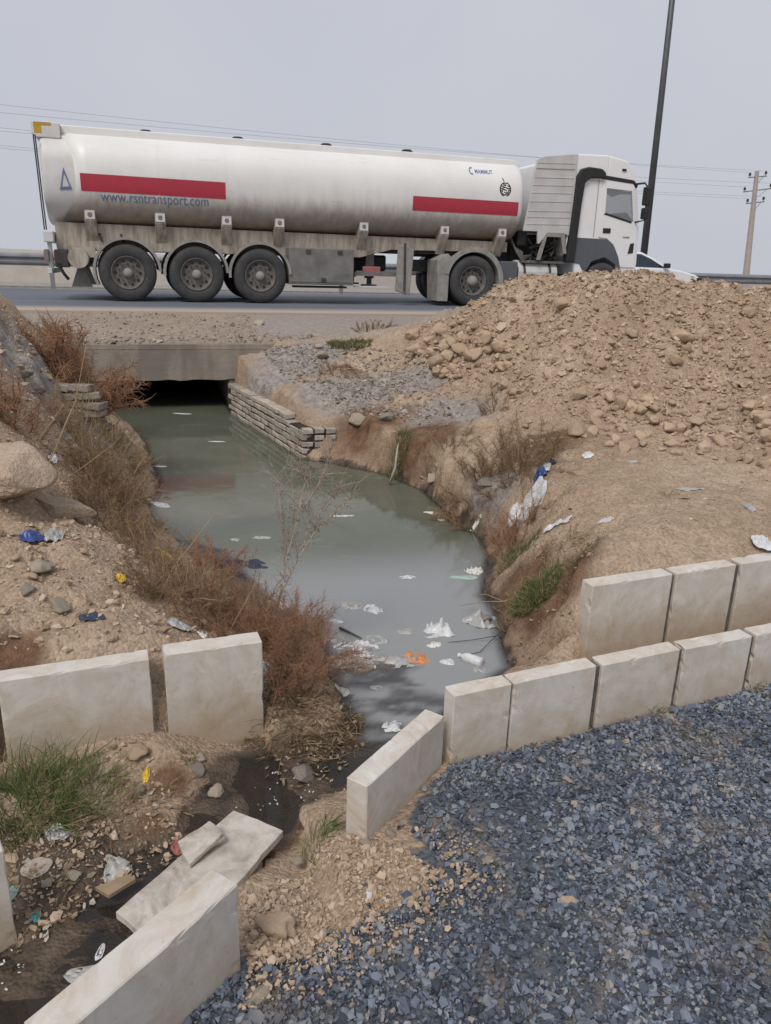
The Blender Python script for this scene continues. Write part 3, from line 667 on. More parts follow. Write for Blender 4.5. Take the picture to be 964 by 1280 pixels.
kerb((-4, 852), (187, 823.5), .29, .46, .075, 'long concrete kerb block behind the green grass clump')
kerb((205, 819), (328, 802), .29, .52, .085, 'upright concrete kerb block beside the red brown shrub', tilt=.0)
kerb((62, 1309), (298, 1104.5), .235, .34, .085, 'long concrete kerb block between the lying slab and the gravel')
kerb((-95, 1100), (5, 1062), .20, .40, .08, 'kerb block at the grass clump end of the muddy creek')

# ------------------------------------------------------------------ slab over the creek
def slab(pix, z, th, name, label, cat, m, tiltv=(0, 0)):
    pg = np.array([P(a, b, z) for a, b in pix]); c = pg.mean(0)
    bm = bmesh.new(); n = 6; vs = []
    top = []
    pts = []
    for i in range(len(pg)):
        a, b = pg[i], pg[(i+1) % len(pg)]
        for k in range(n):
            p = a+(b-a)*k/n; j = vnoise(np.array([[p[0]*25, p[1]*25, 3.]]))[0]*.004; pts.append(p+(p-c)/np.linalg.norm(p-c)*j)
    tp = [bm.verts.new(Vector((p[0]-c[0], p[1]-c[1], tiltv[0]*(p[0]-c[0])+tiltv[1]*(p[1]-c[1])))) for p in pts]
    bt = [bm.verts.new(v.co-Vector((0, 0, th))) for v in tp]
    bm.faces.new(tp); bm.faces.new(list(reversed(bt)))
    for i in range(len(tp)): bm.faces.new((tp[i], bt[i], bt[(i+1) % len(tp)], tp[(i+1) % len(tp)]))
    bmesh.ops.recalc_face_normals(bm, faces=bm.faces)
    me = bpy.data.meshes.new(name); bm.to_mesh(me); bm.free(); o = link(name, me, m, None, c); bevel(o, .0015, 1)
    return tag(o, label, cat)
slab([(143, 1137), (292, 1015), (354, 1041), (302, 1098), (216, 1190)], -.05, .024, 'concrete_slab', 'stained pale concrete slab lying flat across the muddy creek', 'slab', MT['slabc'], (.02, .03))
slab([(222, 1050), (262, 1031), (278, 1044), (236, 1074)], -.01, .014, 'broken_tile', 'broken pale tile corner lying on the concrete slab', 'tile', MT['slabc'], (.05, .25))
slab([(256, 1049), (275, 1040), (281, 1047), (262, 1056)], -.018, .012, 'tile_shard', 'small thin tile shard beside the broken tile on the slab', 'tile', MT['slabc'], (0, .05))
slab([(118, 1106), (160, 1094), (170, 1100), (136, 1117)], -.05, .014, 'board_scrap', 'thin brown board scrap at the muddy creek edge', 'board', MT['brownfilm'], (.1, .1))

# ------------------------------------------------------------------ tanker truck (local x forward, y away from the gravel side, z up)
def tank_mat():
    m, n, l, b = new_mat('tank_white_dusty'); co = tc(n); sep = n.new('ShaderNodeSeparateXYZ'); l.new(co, sep.inputs[0])
    base = ramp(n, l, noise(n, l, co, .9, 4), [(.3, (.70, .70, .68)), (.7, (.78, .78, .77))])
    mp = n.new('ShaderNodeMapping'); mp.inputs['Scale'].default_value = (2.2, 2, .35); l.new(co, mp.inputs['Vector'])
    st = noise(n, l, mp.outputs[0], 3.0, 8, .7)
    hz = mth(n, l, 'ADD', sep.outputs[2], mth(n, l, 'MULTIPLY', mth(n, l, 'SUBTRACT', st, .5), .55))
    # road spray caked on the lower flank
    f = ramp(n, l, mth(n, l, 'DIVIDE', mth(n, l, 'SUBTRACT', hz, 1.3), 1.2), [(.16, (1, 1, 1)), (.40, (.75,)*3), (.66, (.2,)*3), (.95, (0, 0, 0))])
    dirtc = ramp(n, l, noise(n, l, co, 5, 6), [(.3, (.175, .13, .092)), (.7, (.285, .225, .165))])
    c = mix(n, l, mth(n, l, 'MULTIPLY', f, .93), base, dirtc)
    mp2 = n.new('ShaderNodeMapping'); mp2.inputs['Scale'].default_value = (.8, 2, 6); l.new(co, mp2.inputs['Vector'])
    sc = noise(n, l, mp2.outputs[0], 2.2, 8, .75)
    c = mix(n, l, mth(n, l, 'MULTIPLY', ramp(n, l, sc, [(.58, (0, 0, 0)), (.72, (1, 1, 1))]), .3), c, (.30, .26, .22))
    l.new(c, b.inputs['Base Color']); b.inputs['Roughness'].default_value = .42; bump(n, l, b, noise(n, l, co, 6, 4), .05, .01); return m
MT['tank'] = tank_mat()
def beige_mat():
    m, n, l, b = new_mat('dirty_cream_frame'); co = tc(n); mp = n.new('ShaderNodeMapping'); mp.inputs['Scale'].default_value = (4, 3, .7); l.new(co, mp.inputs['Vector'])
    c = ramp(n, l, noise(n, l, mp.outputs[0], 2.5, 8, .7), [(.28, (.17, .13, .10)), (.5, (.36, .315, .26)), (.75, (.55, .51, .45))])
    l.new(c, b.inputs['Base Color']); b.inputs['Roughness'].default_value = .75; return m
MT['cream'] = beige_mat()
MT['dbox'] = simple('dirty_grey_box', (.22, .215, .205), (.12, .115, .11), 3, .6, .2, .002)
MT['rearwhite'] = simple('rear_panel_white', (.66, .66, .66), (.55, .54, .52), 3, .5, .05, .001)
TR = empty('tanker_truck', A0, RANG)
tag(TR, 'white fuel tanker truck with red stripes driving along the road', 'truck')
TA, TB, TH, TE = 1.22, .90, 2.28, 2.7
def tank_y(h): return 1.25-TA*max(0, 1-abs((h-TH)/TB)**TE)**(1/TE)
def rear_s(h):
    u = (h-2.30)/.82; return -1.12+.40*max(0, 1-u*u)
NR = 72; ring = []
for j in range(NR):
    a = 2*math.pi*j/NR; ca, sa = math.cos(a), math.sin(a)
    ring.append((1.25+TA*math.copysign(abs(ca)**(2/TE), ca), TH+TB*math.copysign(abs(sa)**(2/TE), sa)))
secs = [(None, 1.0)]+[(s, 1.0) for s in np.linspace(-.55, 8.42, 26)]+[(8.50, .985), (8.56, .94), (8.6, .86)]
V = []
for s, k in secs:
    for y, h in ring:
        V.append(((rear_s(h) if s is None else s), 1.25+(y-1.25)*k, TH+(h-TH)*k))
ns = len(secs); fcs = [(i*NR+j, i*NR+(j+1) % NR, (i+1)*NR+(j+1) % NR, (i+1)*NR+j) for i in range(ns-1) for j in range(NR)]
fcs += [list(range(NR)), [(ns-1)*NR+j for j in range(NR)]]
tank = MB().add(V, fcs).build('tank', MT['tank'], TR, smooth=True)
for s in (.72, 2.02, 4.91, 6.76):                    # weld seams round the shell
    V = []; 
    for ds in (-.012, .012):
        for y, h in ring: V.append((s+ds, 1.25+(y-1.25)*1.003, TH+(h-TH)*1.003))
    MB().add(V, [(j, (j+1) % NR, NR+(j+1) % NR, NR+j) for j in range(NR)]).build('weld_seam', MT['tank'], tank, smooth=True)
# rear end: fairing panel, top coaming with box
V = []; rs = [(-.45, .972), (-1.29, .968), (-1.345, .96), (-1.37, .94), (-1.38, .88)]
for s, k in rs:
    for y, h in ring: V.append((s, 1.25+(y-1.25)*k, TH+(h-TH)*k))
rp = MB().add(V, [(i*NR+j, i*NR+(j+1) % NR, (i+1)*NR+(j+1) % NR, (i+1)*NR+j) for i in range(len(rs)-1) for j in range(NR)]+[[4*NR+j for j in range(NR)]]).build('rear_panel', MT['rearwhite'], TR, smooth=True)
for x0, x1 in ((-1.455, -1.435), (-1.42, -1.405)): MB().tube([(x0+.03, .14, 1.3), (x1-.02, .13, 2.95)], .013, 6).build('drain_pipe', MT['darkmetal'], rp)
tri = [(-1.08, 2.02), (-.86, 2.04), (-.985, 2.42)]
c3 = (sum(p[0] for p in tri)/3, sum(p[1] for p in tri)/3)
mb = MB()
inn = [(c3[0]+(p[0]-c3[0])*.62, c3[1]+(p[1]-c3[1])*.62) for p in tri]
for i in range(3):
    j = (i+1) % 3; q = [tri[i], tri[j], inn[j], inn[i]]; mb.add([(a, 1.25+(tank_y(b)-1.25)*.97-.008, b) for a, b in q], [(0, 1, 2, 3)])
mb.build('triangle_sign', MT['blue'], rp)
MB().prism([(-1.0, 3.0), (8.55, 2.98), (8.55, 3.10), (8.4, 3.155), (-1.0, 3.19)], .42, 2.08).build('top_coaming', MT['tank'], TR, bev=.02)
cb_ = MB().prism([(-1.50, 3.0), (-1.42, 2.93), (-1.0, 2.93), (-1.0, 3.195), (-1.50, 3.195)], .28, 2.22).build('rear_top_box', MT['rearwhite'], TR, bev=.015)
MB().box(-1.45, -1.32, .276, .285, 3.0, 3.19).build('yellow_corner', MT['yellow'], cb_); MB().box(-1.45, -1.15, .274, .283, 3.14, 3.19).build('yellow_corner', MT['yellow'], cb_)
for s in (.55, 2.35, 4.2, 6.0): MB().lathe([(0, 0), (.13, 0), (.13, .04), (.09, .075), (0, .08)], 16).build('manhole_cover', MT['black'], TR, loc=(s, .75, 3.17)).rotation_euler = (math.pi/2, 0, 0)
# stripes, lettering and emblem, laid on the shell
def on_tank(name, pts2, faces, m, lift=.004):
    return MB().add([(s, tank_y(h)-lift, h) for s, h in pts2], faces).build(name, m, tank, smooth=True)
def stripe(s0, s1, h0a, h1a, h0b, h1b):
    nx_, nh = 24, 6; pts = []
    for i in range(nx_+1):
        t = i/nx_
        for j in range(nh+1):
            u = j/nh; pts.append((s0+(s1-s0)*t, (h0a+(h0b-h0a)*t)*(1-u)+(h1a+(h1b-h1a)*t)*u))
    on_tank('red_stripe', pts, [(i*(nh+1)+j, (i+1)*(nh+1)+j, (i+1)*(nh+1)+j+1, i*(nh+1)+j+1) for i in range(nx_) for j in range(nh)], MT['red'])
stripe(-.70, 2.0, 2.02, 2.33, 2.0, 2.31); stripe(5.94, 8.42, 1.97, 2.26, 1.965, 2.25)
def lettering(body, s0, s1, h0, name, m, hh=None, bold=0):
    cu = bpy.data.curves.new('t', 'FONT'); cu.body = body; cu.size = 1; cu.offset = bold; cu.resolution_u = 3
    ob = bpy.data.objects.new('t', cu); COL.objects.link(ob); dg = bpy.context.evaluated_depsgraph_get()
    me = bpy.data.meshes.new_from_object(ob.evaluated_get(dg)); bpy.data.objects.remove(ob)
    co = np.array([v.co[:] for v in me.vertices]); x0, x1 = co[:, 0].min(), co[:, 0].max()
    k = (s1-s0)/(x1-x0); kz = k if hh is None else hh/(co[:, 1].max()-0)
    for v in me.vertices:
        h = h0+v.co.y*kz; v.co = Vector((s0+(v.co.x-x0)*k, tank_y(h)-.006, h))
    return link(name, me, m, tank)
lettering('www.rsntransport.com', -.36, 1.66, 1.855, 'lettering', MT['blue'], .145)
lettering('MAMMUT', 7.38, 7.80, 2.80, 'lettering', MT['blue'], .085, .012)
V = []; fcs = []
for i in range(10):
    a0, a1 = math.radians(70+i*22), math.radians(70+(i+1)*22)
    for a in (a0, a1):
        for r_ in (.055, .085): V.append((7.31+r_*.8*math.cos(a), 2.845+r_*math.sin(a)))
    k = i*4; fcs.append((k, k+1, k+3, k+2))
on_tank('maker_mark', V, fcs, MT['blue'])
# round dark calligraphic emblem: stacked wavy strokes with a stalk
V = []; fcs = []; ec = (8.08, 2.50)
for row, (hw, dz) in enumerate([(.06, .12), (.10, .075), (.125, .03), (.13, -.015), (.115, -.06), (.085, -.1)]):
    for i in range(8):
        if row in (1, 3) and i == 5 or row == 4 and i == 2: continue
        for k in (0, 1):
            x = -hw+2*hw*(i+k)/8; zc_ = dz+.014*math.sin(x*40+row)
            V += [(ec[0]+x, ec[1]+zc_-.011), (ec[0]+x, ec[1]+zc_+.011)]
        n4 = len(V); fcs.append((n4-4, n4-2, n4-1, n4-3))
for sgn in (-1, 1):
    for i in range(9):
        for k in (0, 1):
            a = math.radians(-75+150*(i+k)/9); V += [(ec[0]+sgn*.115*math.cos(a), ec[1]+.13*math.sin(a)), (ec[0]+sgn*.14*math.cos(a), ec[1]+.15*math.sin(a))]
        n4 = len(V); fcs.append((n4-4, n4-2, n4-1, n4-3))
V += [(ec[0]-.03, ec[1]+.14), (ec[0]-.01, ec[1]+.13), (ec[0]-.05, ec[1]+.24), (ec[0]-.07, ec[1]+.23)]; n4 = len(V); fcs.append((n4-4, n4-3, n4-2, n4-1))
on_tank('emblem', V, fcs, MT['black'])
# sub-frame and saddle brackets
MB().prism([(-1.26, .95), (4.9, .98), (5.6, 1.16), (8.4, 1.2), (8.4, 1.42), (-1.26, 1.46)], .42, .52).build('frame_rail', MT['cream'], TR, bev=.01)
MB().prism([(-1.26, .95), (4.9, .98), (5.6, 1.16), (8.4, 1.2), (8.4, 1.42), (-1.26, 1.46)], 1.98, 2.08).build('frame_rail', MT['cream'], TR, bev=.01)
MB().box(-1.0, 8.2, .55, 1.95, 1.10, 1.42).build('frame_deck', MT['darkmetal'], TR)
for k, s in enumerate((-.59, .72, 2.02, 3.1, 4.91, 6.76, 8.15)):
    y0 = tank_y(1.66)
    mb = MB(); w = .105
    mb.add([(s-w, y0-.03, 1.70), (s+w, y0-.03, 1.70), (s+w, y0-.03, 1.50), (s-w, y0-.03, 1.50), (s-w, .44, 1.10), (s+w, .44, 1.10),
            (s-w, y0+.12, 1.72), (s+w, y0+.12, 1.72), (s-w, .62, 1.2), (s+w, .62, 1.2)],
           [(0, 1, 2, 3), (3, 2, 5, 4), (0, 6, 7, 1), (4, 5, 9, 8), (0, 3, 4, 8, 6), (1, 7, 9, 5, 2)])
    br = mb.build('saddle_bracket', MT['cream'], TR, bev=.008)
    MB().box(s-.09, s+.09, y0-.045, y0-.028, 1.53, 1.69).build('bracket_plate', MT['rearwhite'], br)
    lm = MB().lathe([(0, -.012), (.035, -.012), (.045, 0), (.045, .01)], 14).build('side_lamp', MT['dbox'], br, loc=(s, y0-.046, 1.61))
# wheels
def wheel(name, s, y, r=.55, w=.36, trailer=True, flip=False, parent=TR):
    root = empty(name, (s, y, r)); root.parent = parent
    if flip: root.rotation_euler = (0, 0, math.pi)
    ty = MB().lathe([(r*.56, .03), (r*.62, .0), (r*.78, -.015), (r*.93, .0), (r*.985, .04), (r, .075), (r, w-.075), (r*.985, w-.04), (r*.9, w), (r*.6, w), (r*.56, w-.03)], 56, closed=True).build('tyre', MT['tyre'], root, smooth=True)
    mb = MB()
    for q in (.09, .15, .21, .27): mb.lathe([(r*1.001, q), (r*1.004, q+.012), (r*1.001, q+.024)], 56)
    tag(mb.build('tread_rib', MT['tyre'], root, smooth=True), kind='stuff')
    d = .10 if trailer else .15
    rim = MB().lathe([(r*.57, .012), (r*.585, .0), (r*.55, .012), (r*.50, .05), (r*.47, d*.8), (r*.36, d*.55), (r*.30, d*.65), (0, d*.65)], 40).build('rim', MT['rim'], root, smooth=True)
    mb = MB(); nh = 10
    for k in range(nh):
        a = 2*math.pi*k/nh; c = (r*.415*math.cos(a), d*.62, r*.415*math.sin(a))
        mb.lathe([(0, -.006), (.026, -.006), (.032, .02)], 10, c)
    tag(mb.build('rim_hole', MT['black'], root), kind='stuff')
    mb = MB()
    for k in range(10):
        a = 2*math.pi*(k+.5)/10; mb.lathe([(0, -.02), (.014, -.02), (.014, .02)], 6, (r*.315*math.cos(a), d*.6, r*.315*math.sin(a)))
    tag(mb.build('wheel_nuts', MT['darkmetal'], root), kind='stuff')
    MB().lathe([(0, -.02), (r*.12, -.015), (r*.15, .01), (r*.17, d*.7), (r*.2, d*.75)] if trailer else [(0, -.03), (r*.16, -.02), (r*.2, .03), (r*.22, d*.7)], 24).build('hub', MT['guard'], root, smooth=True)
    return root
for s in (.04, 1.37, 2.66):
    wheel('wheel', s, .02); wheel('wheel', s, 2.48, flip=True)
    MB().tube([(s, .3, .55), (s, 2.2, .55)], .07, 10).build('axle', MT['darkmetal'], TR)
    MB().box(s-.45, s+.35, .5, .6, .62, .72).build('leaf_spring', MT['darkmetal'], TR)
wheel('wheel', 7.44, .02, trailer=False); wheel('wheel', 7.44, .40, trailer=False); wheel('wheel', 7.44, 2.48, trailer=False, flip=True); wheel('wheel', 7.44, 2.1, trailer=False, flip=True)
wheel('wheel', 10.75, .06, .52, .32, trailer=False); wheel('wheel', 10.75, 2.44, .52, .32, trailer=False, flip=True)
for s in (7.44, 10.75): MB().tube([(s, .3, .55), (s, 2.2, .55)], .09, 10).build('axle', MT['darkmetal'], TR)
def arch(name, s, hc, r, y0, y1, a0, a1, th, m, lip=.03):
    V = []; n = 22
    for i in range(n+1):
        a = math.radians(a0+(a1-a0)*i/n)
        for rr, y in ((r, y0), (r+th+lip, y0), (r+th+lip, y0+.05), (r+th, y0+.05), (r+th, y1), (r, y1)): V.append((s+rr*math.cos(a), y, hc+rr*math.sin(a)))
    k = 6; f = [(i*k+j, i*k+(j+1) % k, (i+1)*k+(j+1) % k, (i+1)*k+j) for i in range(n) for j in range(k)]+[list(range(k)), [n*k+j for j in range(k)]]
    return MB().add(V, f).build(name, m, TR, smooth=False)
for s in (.04, 1.37, 2.66):
    for y0, y1 in ((.0, .42), (2.1, 2.5)):
        arch('mudguard', s, .57, .60, y0, y1, 2, 186 if s > .1 else 205, .02, MT['guard'])
for y0, y1 in ((.0, .75), (1.75, 2.5)):
    arch('mudguard', 7.44, .55, .62, y0, y1, -5, 168, .02, MT['guard'], .09)
MB().prism([(6.60, .1), (6.84, .1), (6.85, .7), (6.95, 1.0), (6.80, 1.12), (6.56, .98)], .02, .72).build('mudguard_panel', MT['guard'], TR, bev=.01)
# rear gear
MB().box(-1.46, -1.28, .12, 2.38, 1.08, 1.28).build('rear_bumper', MT['rearwhite'], TR, bev=.015)
MB().box(-1.44, -1.36, .15, 2.35, .50, .60).build('underrun_bar', MT['rearwhite'], TR, bev=.01)
for y in (.3, 2.1): MB().box(-1.42, -1.34, y, y+.08, .55, 1.1).build('bumper_bracket', MT['rearwhite'], TR, bev=.008)
for y in (.14, 2.06):
    lb = MB().box(-1.47, -1.40, y, y+.3, .72, .95).build('tail_lamp', MT['dbox'], TR, bev=.01); MB().box(-1.485, -1.468, y+.02, y+.28, .76, .92).build('lens', MT['redcloth'], lb)
MB().box(-1.30, -1.05, .2, .5, .62, .95).build('valve_box', MT['darkmetal'], TR, bev=.02); MB().tube([(-1.25, .15, .7), (-1.15, .15, .5), (-1.08, .2, .4)], .03, 8).build('hose', MT['black'], TR)
MB().box(-1.05, -.55, .36, .41, .82, 1.02).build('rear_plate', MT['cream'], TR)
MB().tube([(-.86, .03, .80), (-.86, 2.4, .80)], .19, 24).build('hose_tube', MT['cream'], TR, bev=.006)
MB().prism([(-1.06, .25), (-.66, .25), (-.78, .62), (-.92, .62)], .5, .52).build('mud_flap', MT['guard'], TR); MB().prism([(-1.06, .25), (-.66, .25), (-.78, .62), (-.92, .62)], 2.0, 2.02).build('mud_flap', MT['guard'], TR)
for x in (-.05, -.45): MB().tube([(x, .41, 1.28), (x+.04, .38, 1.12)], .02, 6).build('frame_hook', MT['darkmetal'], TR)
# tool box, landing legs, underbody
tb = MB().box(3.26, 4.66, .03, .62, .40, 1.14).build('tool_box', MT['dbox'], TR, bev=.02)
for x in (3.62, 4.3): MB().box(x, x+.1, .015, .032, 1.02, 1.10).build('hinge', MT['darkmetal'], tb)
MB().box(3.95, 4.05, .012, .032, .46, .54).build('latch', MT['darkmetal'], tb); MB().box(3.3, 4.62, .026, .032, .44, .452).build('rim_strip', MT['darkmetal'], tb)
MB().box(3.40, 4.55, .2, .5, .33, .37).build('box_rail', MT['darkmetal'], TR)
for y in (.42, 1.95):
    lg = MB().box(5.04, 5.22, y, y+.16, .55, 1.15).build('landing_leg', MT['darkmetal'], TR, bev=.01)
    MB().box(5.09, 5.18, y+.03, y+.13, .42, .6).build('inner_leg', MT['darkmetal'], lg); MB().box(4.98, 5.28, y-.03, y+.2, .385, .42).build('foot', MT['darkmetal'], lg)
MB().box(4.75, 5.9, .3, .36, .60, .68).build('side_guard_rail', MT['dbox'], TR); MB().box(4.72, 5.95, .26, .3, .36, .39).build('side_guard_rail', MT['rearwhite'], TR)
MB().box(4.7, 5.65, .9, 1.6, .7, 1.05).build('air_reservoir', MT['black'], TR, bev=.05)
MB().box(4.95, 5.35, .34, .42, .62, .8).build('leg_gearbox', MT['redcloth'], TR, bev=.02)
fp = MB().prism([(5.62, .3), (5.95, .22), (6.02, 1.18), (5.66, 1.28)], .05, .12).build('spray_panel', MT['guard'], TR, bev=.015); MB().tube([(5.80, .04, 1.30), (5.82, .04, .3)], .025, 6).build('panel_stay', MT['darkmetal'], fp)
MB().box(6.4, 8.2, .8, 1.7, 1.05, 1.19).build('fifth_wheel', MT['black'], TR, bev=.02)
# tractor chassis
for y in (.82, 1.60): MB().box(6.2, 11.4, y, y+.08, .72, .98).build('chassis_rail', MT['darkmetal'], TR)
MB().box(8.12, 8.55, .08, .7, .52, 1.0).build('battery_box', MT['greyp'], TR, bev=.03)
ft = MB().tube([(8.6, .42, .74), (9.6, .42, .74)], .30, 20).build('fuel_tank', MT['fairing'], TR, bev=.02)
for x in (8.75, 9.4): MB().lathe([(.304, -.03), (.31, -.03), (.31, .03), (.304, .03)], 20).build('tank_strap', MT['darkmetal'], ft, loc=(x, .42, .74)).rotation_euler = (0, 0, math.pi/2)
MB().box(8.62, 9.75, .7, 1.8, .9, 1.62).build('engine_housing', MT['black'], TR, bev=.04)
mb = MB(); r_ = random.Random(3)
for k in range(26):
    x = 9.05+r_.random()*.6; z = 1.05+r_.random()*.6; mb.tube([(x, .18+r_.random()*.3, z), (x+r_.uniform(-.2, .2), .2+r_.random()*.3, z+r_.uniform(-.2, .2)), (x+r_.uniform(-.3, .3), .4, z+r_.uniform(-.2, .2))], r_.uniform(.012, .04), 6)
tag(mb.build('engine_pipes', MT['darkmetal'], TR), kind='stuff')
mb = MB()
for k in range(6):
    x = 8.58+k*.04; mb.tube([(8.5, .5+.08*k, 1.55), (8.62+.03*k, .35, 1.2), (8.75, .32, 1.02+.02*k), (9.0, .4, 1.15)], .022, 6)
tag(mb.build('coiled_hoses', MT['rim'], TR), kind='stuff'); MB().box(8.66, 9.75, .12, .7, .98, 1.03).build('catwalk_plate', MT['rim'], TR)
MB().box(8.62, 8.86, .35, .6, 1.35, 1.68).build('filter_box', MT['black'], TR, bev=.03)
# cab
prof = [(9.0, 1.15), (8.98, 3.1), (9.80, 3.33), (10.55, 3.35), (11.12, 3.26), (11.33, 3.02), (11.40, 2.80), (11.60, 1.95), (11.66, 1.05), (11.62, .50), (11.30, .48), (11.26, .80), (11.05, 1.08), (10.75, 1.17), (10.45, 1.08), (10.22, .75), (10.0, .75), (9.9, 1.15)]
cbm = MB()
cbm.prism([(9.0, 1.70), (8.98, 3.1), (9.80, 3.33), (10.55, 3.35), (10.63, 3.345), (10.63, 1.14), (10.45, 1.08), (10.22, .75), (10.0, .75), (9.9, 1.15), (9.74, 1.15), (9.72, 1.70)], .06, 2.44)
cbm.prism([(10.62, 1.14), (10.62, 2.06), (11.40, 1.94), (11.60, 1.94), (11.66, 1.05), (11.62, .50), (11.30, .48), (11.26, .80), (11.05, 1.08), (10.75, 1.17)], .062, 2.438)
cbm.prism([(10.62, 2.68), (10.62, 3.345), (11.12, 3.26), (11.33, 3.02), (11.40, 2.80), (11.415, 2.74), (11.30, 2.66)], .062, 2.438)
for ya, yb in ((.062, .15), (2.35, 2.438)): cbm.prism([(11.29, 2.67), (11.415, 2.75), (11.60, 1.93), (11.45, 1.93)], ya, yb)
cab = cbm.build('cab_body', MT['whitep'], TR, bev=.035, seg=3)
sea = MB().prism([(10.66, 1.6), (10.70, 2.30), (10.80, 2.32), (10.86, 1.95), (11.1, 1.9), (11.1, 1.6)], .45, .95).build('seat', MT['black'], TR, bev=.04)
MB().box(10.72, 10.80, .55, .85, 2.31, 2.5).build('headrest', MT['black'], sea, bev=.03)
MB().prism([(11.25, 1.9), (11.2, 2.12), (11.30, 2.18), (11.52, 1.98), (11.55, 1.9)], .2, 2.3).build('dashboard', MT['black'], TR)
pl = [(8.60, 1.66), (8.80, 3.15), (8.95, 3.22), (9.80, 3.325), (9.80, 1.58), (9.62, 1.64), (9.2, 1.64), (9.02, 1.40), (8.98, 1.40), (8.95, 1.66)]
fa_ = MB().prism(pl, .035, .10).build('side_fairing', MT['fairing'], TR, bev=.01)
MB().prism(pl, 2.40, 2.465).build('side_fairing', MT['fairing'], TR, bev=.01)
for h in (1.80, 1.95, 2.08, 2.28, 2.46, 2.62, 2.78, 2.96, 3.08):
    xa = 8.62+(h-1.66)*.13
    MB().prism([(xa, h), (9.74, h+.03), (9.74, h+.045), (xa, h+.015)], .026, .04).build('fairing_groove', MT['guard' if h in (2.96,) else 'fairing'], fa_)
MB().prism([(9.0, 1.05), (9.08, 1.05), (9.2, 1.56), (9.56, 1.56), (9.66, 1.2), (9.74, 1.2), (9.64, 1.68), (9.14, 1.68)], .04, .1).build('fairing_frame', MT['guard'], fa_)
# black intake: up behind the door and forward under the roof
sn_ = [(9.72, 1.02), (9.78, 2.3), (9.80, 2.85), (9.90, 3.02), (10.08, 3.07), (10.42, 3.05), (10.52, 2.98), (10.55, 2.86), (10.15, 2.84), (10.02, 2.74), (9.98, 2.3), (9.93, 1.02)]
MB().prism(sn_, -.03, .2).build('air_intake', MT['black'], TR, bev=.03)
MB().prism([(10.45, 2.93), (11.30, 2.86), (11.42, 2.76), (11.40, 2.70), (11.30, 2.79), (10.45, 2.85)], .03, .09).build('roof_trim', MT['black'], cab)
MB().box(10.98, 11.08, .04, .07, 3.04, 3.09).build('roof_marker_lamp', MT['black'], cab)
dm = MB().prism([(10.53, 1.60), (10.53, 2.14), (10.64, 2.12), (11.38, 1.96), (11.525, 1.955), (11.58, .95), (11.20, .95), (11.12, 1.18), (10.95, 1.45), (10.75, 1.58)], .04, .075)
dm.prism([(10.53, 2.14), (10.64, 2.12), (10.62, 2.66), (10.53, 2.70)], .041, .074); dm.prism([(10.53, 2.70), (10.62, 2.66), (11.29, 2.63), (11.36, 2.70), (11.30, 2.78), (10.53, 2.84)], .042, .075)
dm.prism([(11.29, 2.63), (11.36, 2.70), (11.525, 1.955), (11.42, 1.958)], .043, .074)
dr = dm.build('door', MT['whitep'], TR)
MB().prism([(10.64, 2.12), (10.62, 2.66), (11.29, 2.63), (11.34, 2.56), (11.43, 1.98), (11.38, 1.96)], .052, .058).build('door_window', MT['glass'], dr)
MB().prism([(10.64, 2.12), (10.62, 2.66), (11.29, 2.63), (11.34, 2.56), (11.43, 1.98), (11.38, 1.96)], 2.44, 2.446).build('door_window', MT['glass'], dr)
MB().prism([(10.66, 2.55), (10.66, 2.64), (11.28, 2.61), (11.30, 2.56), (11.0, 2.55), (10.8, 2.48)], .09, .1).build('window_curtain', MT['black'], dr)
MB().prism([(10.60, 2.10), (10.64, 2.09), (11.36, 1.93), (11.37, 1.97), (10.66, 2.13)], .032, .05).build('window_seal', MT['black'], dr)
MB().box(10.63, 10.83, .03, .05, 1.69, 1.80).build('door_handle', MT['black'], dr)
MB().box(11.18, 11.36, .036, .05, 1.60, 1.635).build('badge', MT['guard'], dr)
mb = MB().prism([(9.93, 1.0), (9.93, 1.57), (10.78, 1.56), (11.0, 1.40), (11.12, 1.2), (11.22, .88), (11.24, .6), (11.16, .6), (11.06, 1.0), (10.75, 1.16), (10.42, 1.05), (10.3, .85), (10.2, .85), (10.1, 1.0)], .04, .085)
mb.build('wheel_arch_panel', MT['greyp'], TR, bev=.012)
MB().box(9.95, 10.5, .05, .07, 2.795, 2.80).build('panel_gap', MT['guard'], cab)
MB().box(10.40, 10.412, .052, .07, 1.6, 2.83).build('panel_gap', MT['guard'], cab)
MB().prism([(11.36, 1.25), (11.50, 1.28), (11.50, 1.50), (11.40, 1.48)], .03, .06).build('step_recess', MT['black'], dr)
mr = MB().tube([(11.34, .05, 2.78), (11.50, -.12, 2.80), (11.56, -.18, 2.70), (11.56, -.18, 2.0), (11.46, .03, 1.96)], .022, 6).build('mirror_arm', MT['black'], TR)
MB().box(11.50, 11.60, -.28, -.06, 2.32, 2.72).build('mirror', MT['black'], mr, bev=.03); MB().box(11.50, 11.60, -.27, -.07, 2.02, 2.27).build('mirror', MT['black'], mr, bev=.03)
MB().prism([(11.415, 2.74), (11.59, 2.0), (11.605, 2.0), (11.43, 2.74)], .15, 2.35).build('windscreen', MT['glass'], cab)
MB().box(11.60, 11.68, .2, 2.3, 1.1, 1.75).build('grille', MT['black'], cab, bev=.02)
MB().box(11.55, 11.74, .1, 2.4, .5, .85).build('front_bumper', MT['greyp'], TR, bev=.04)

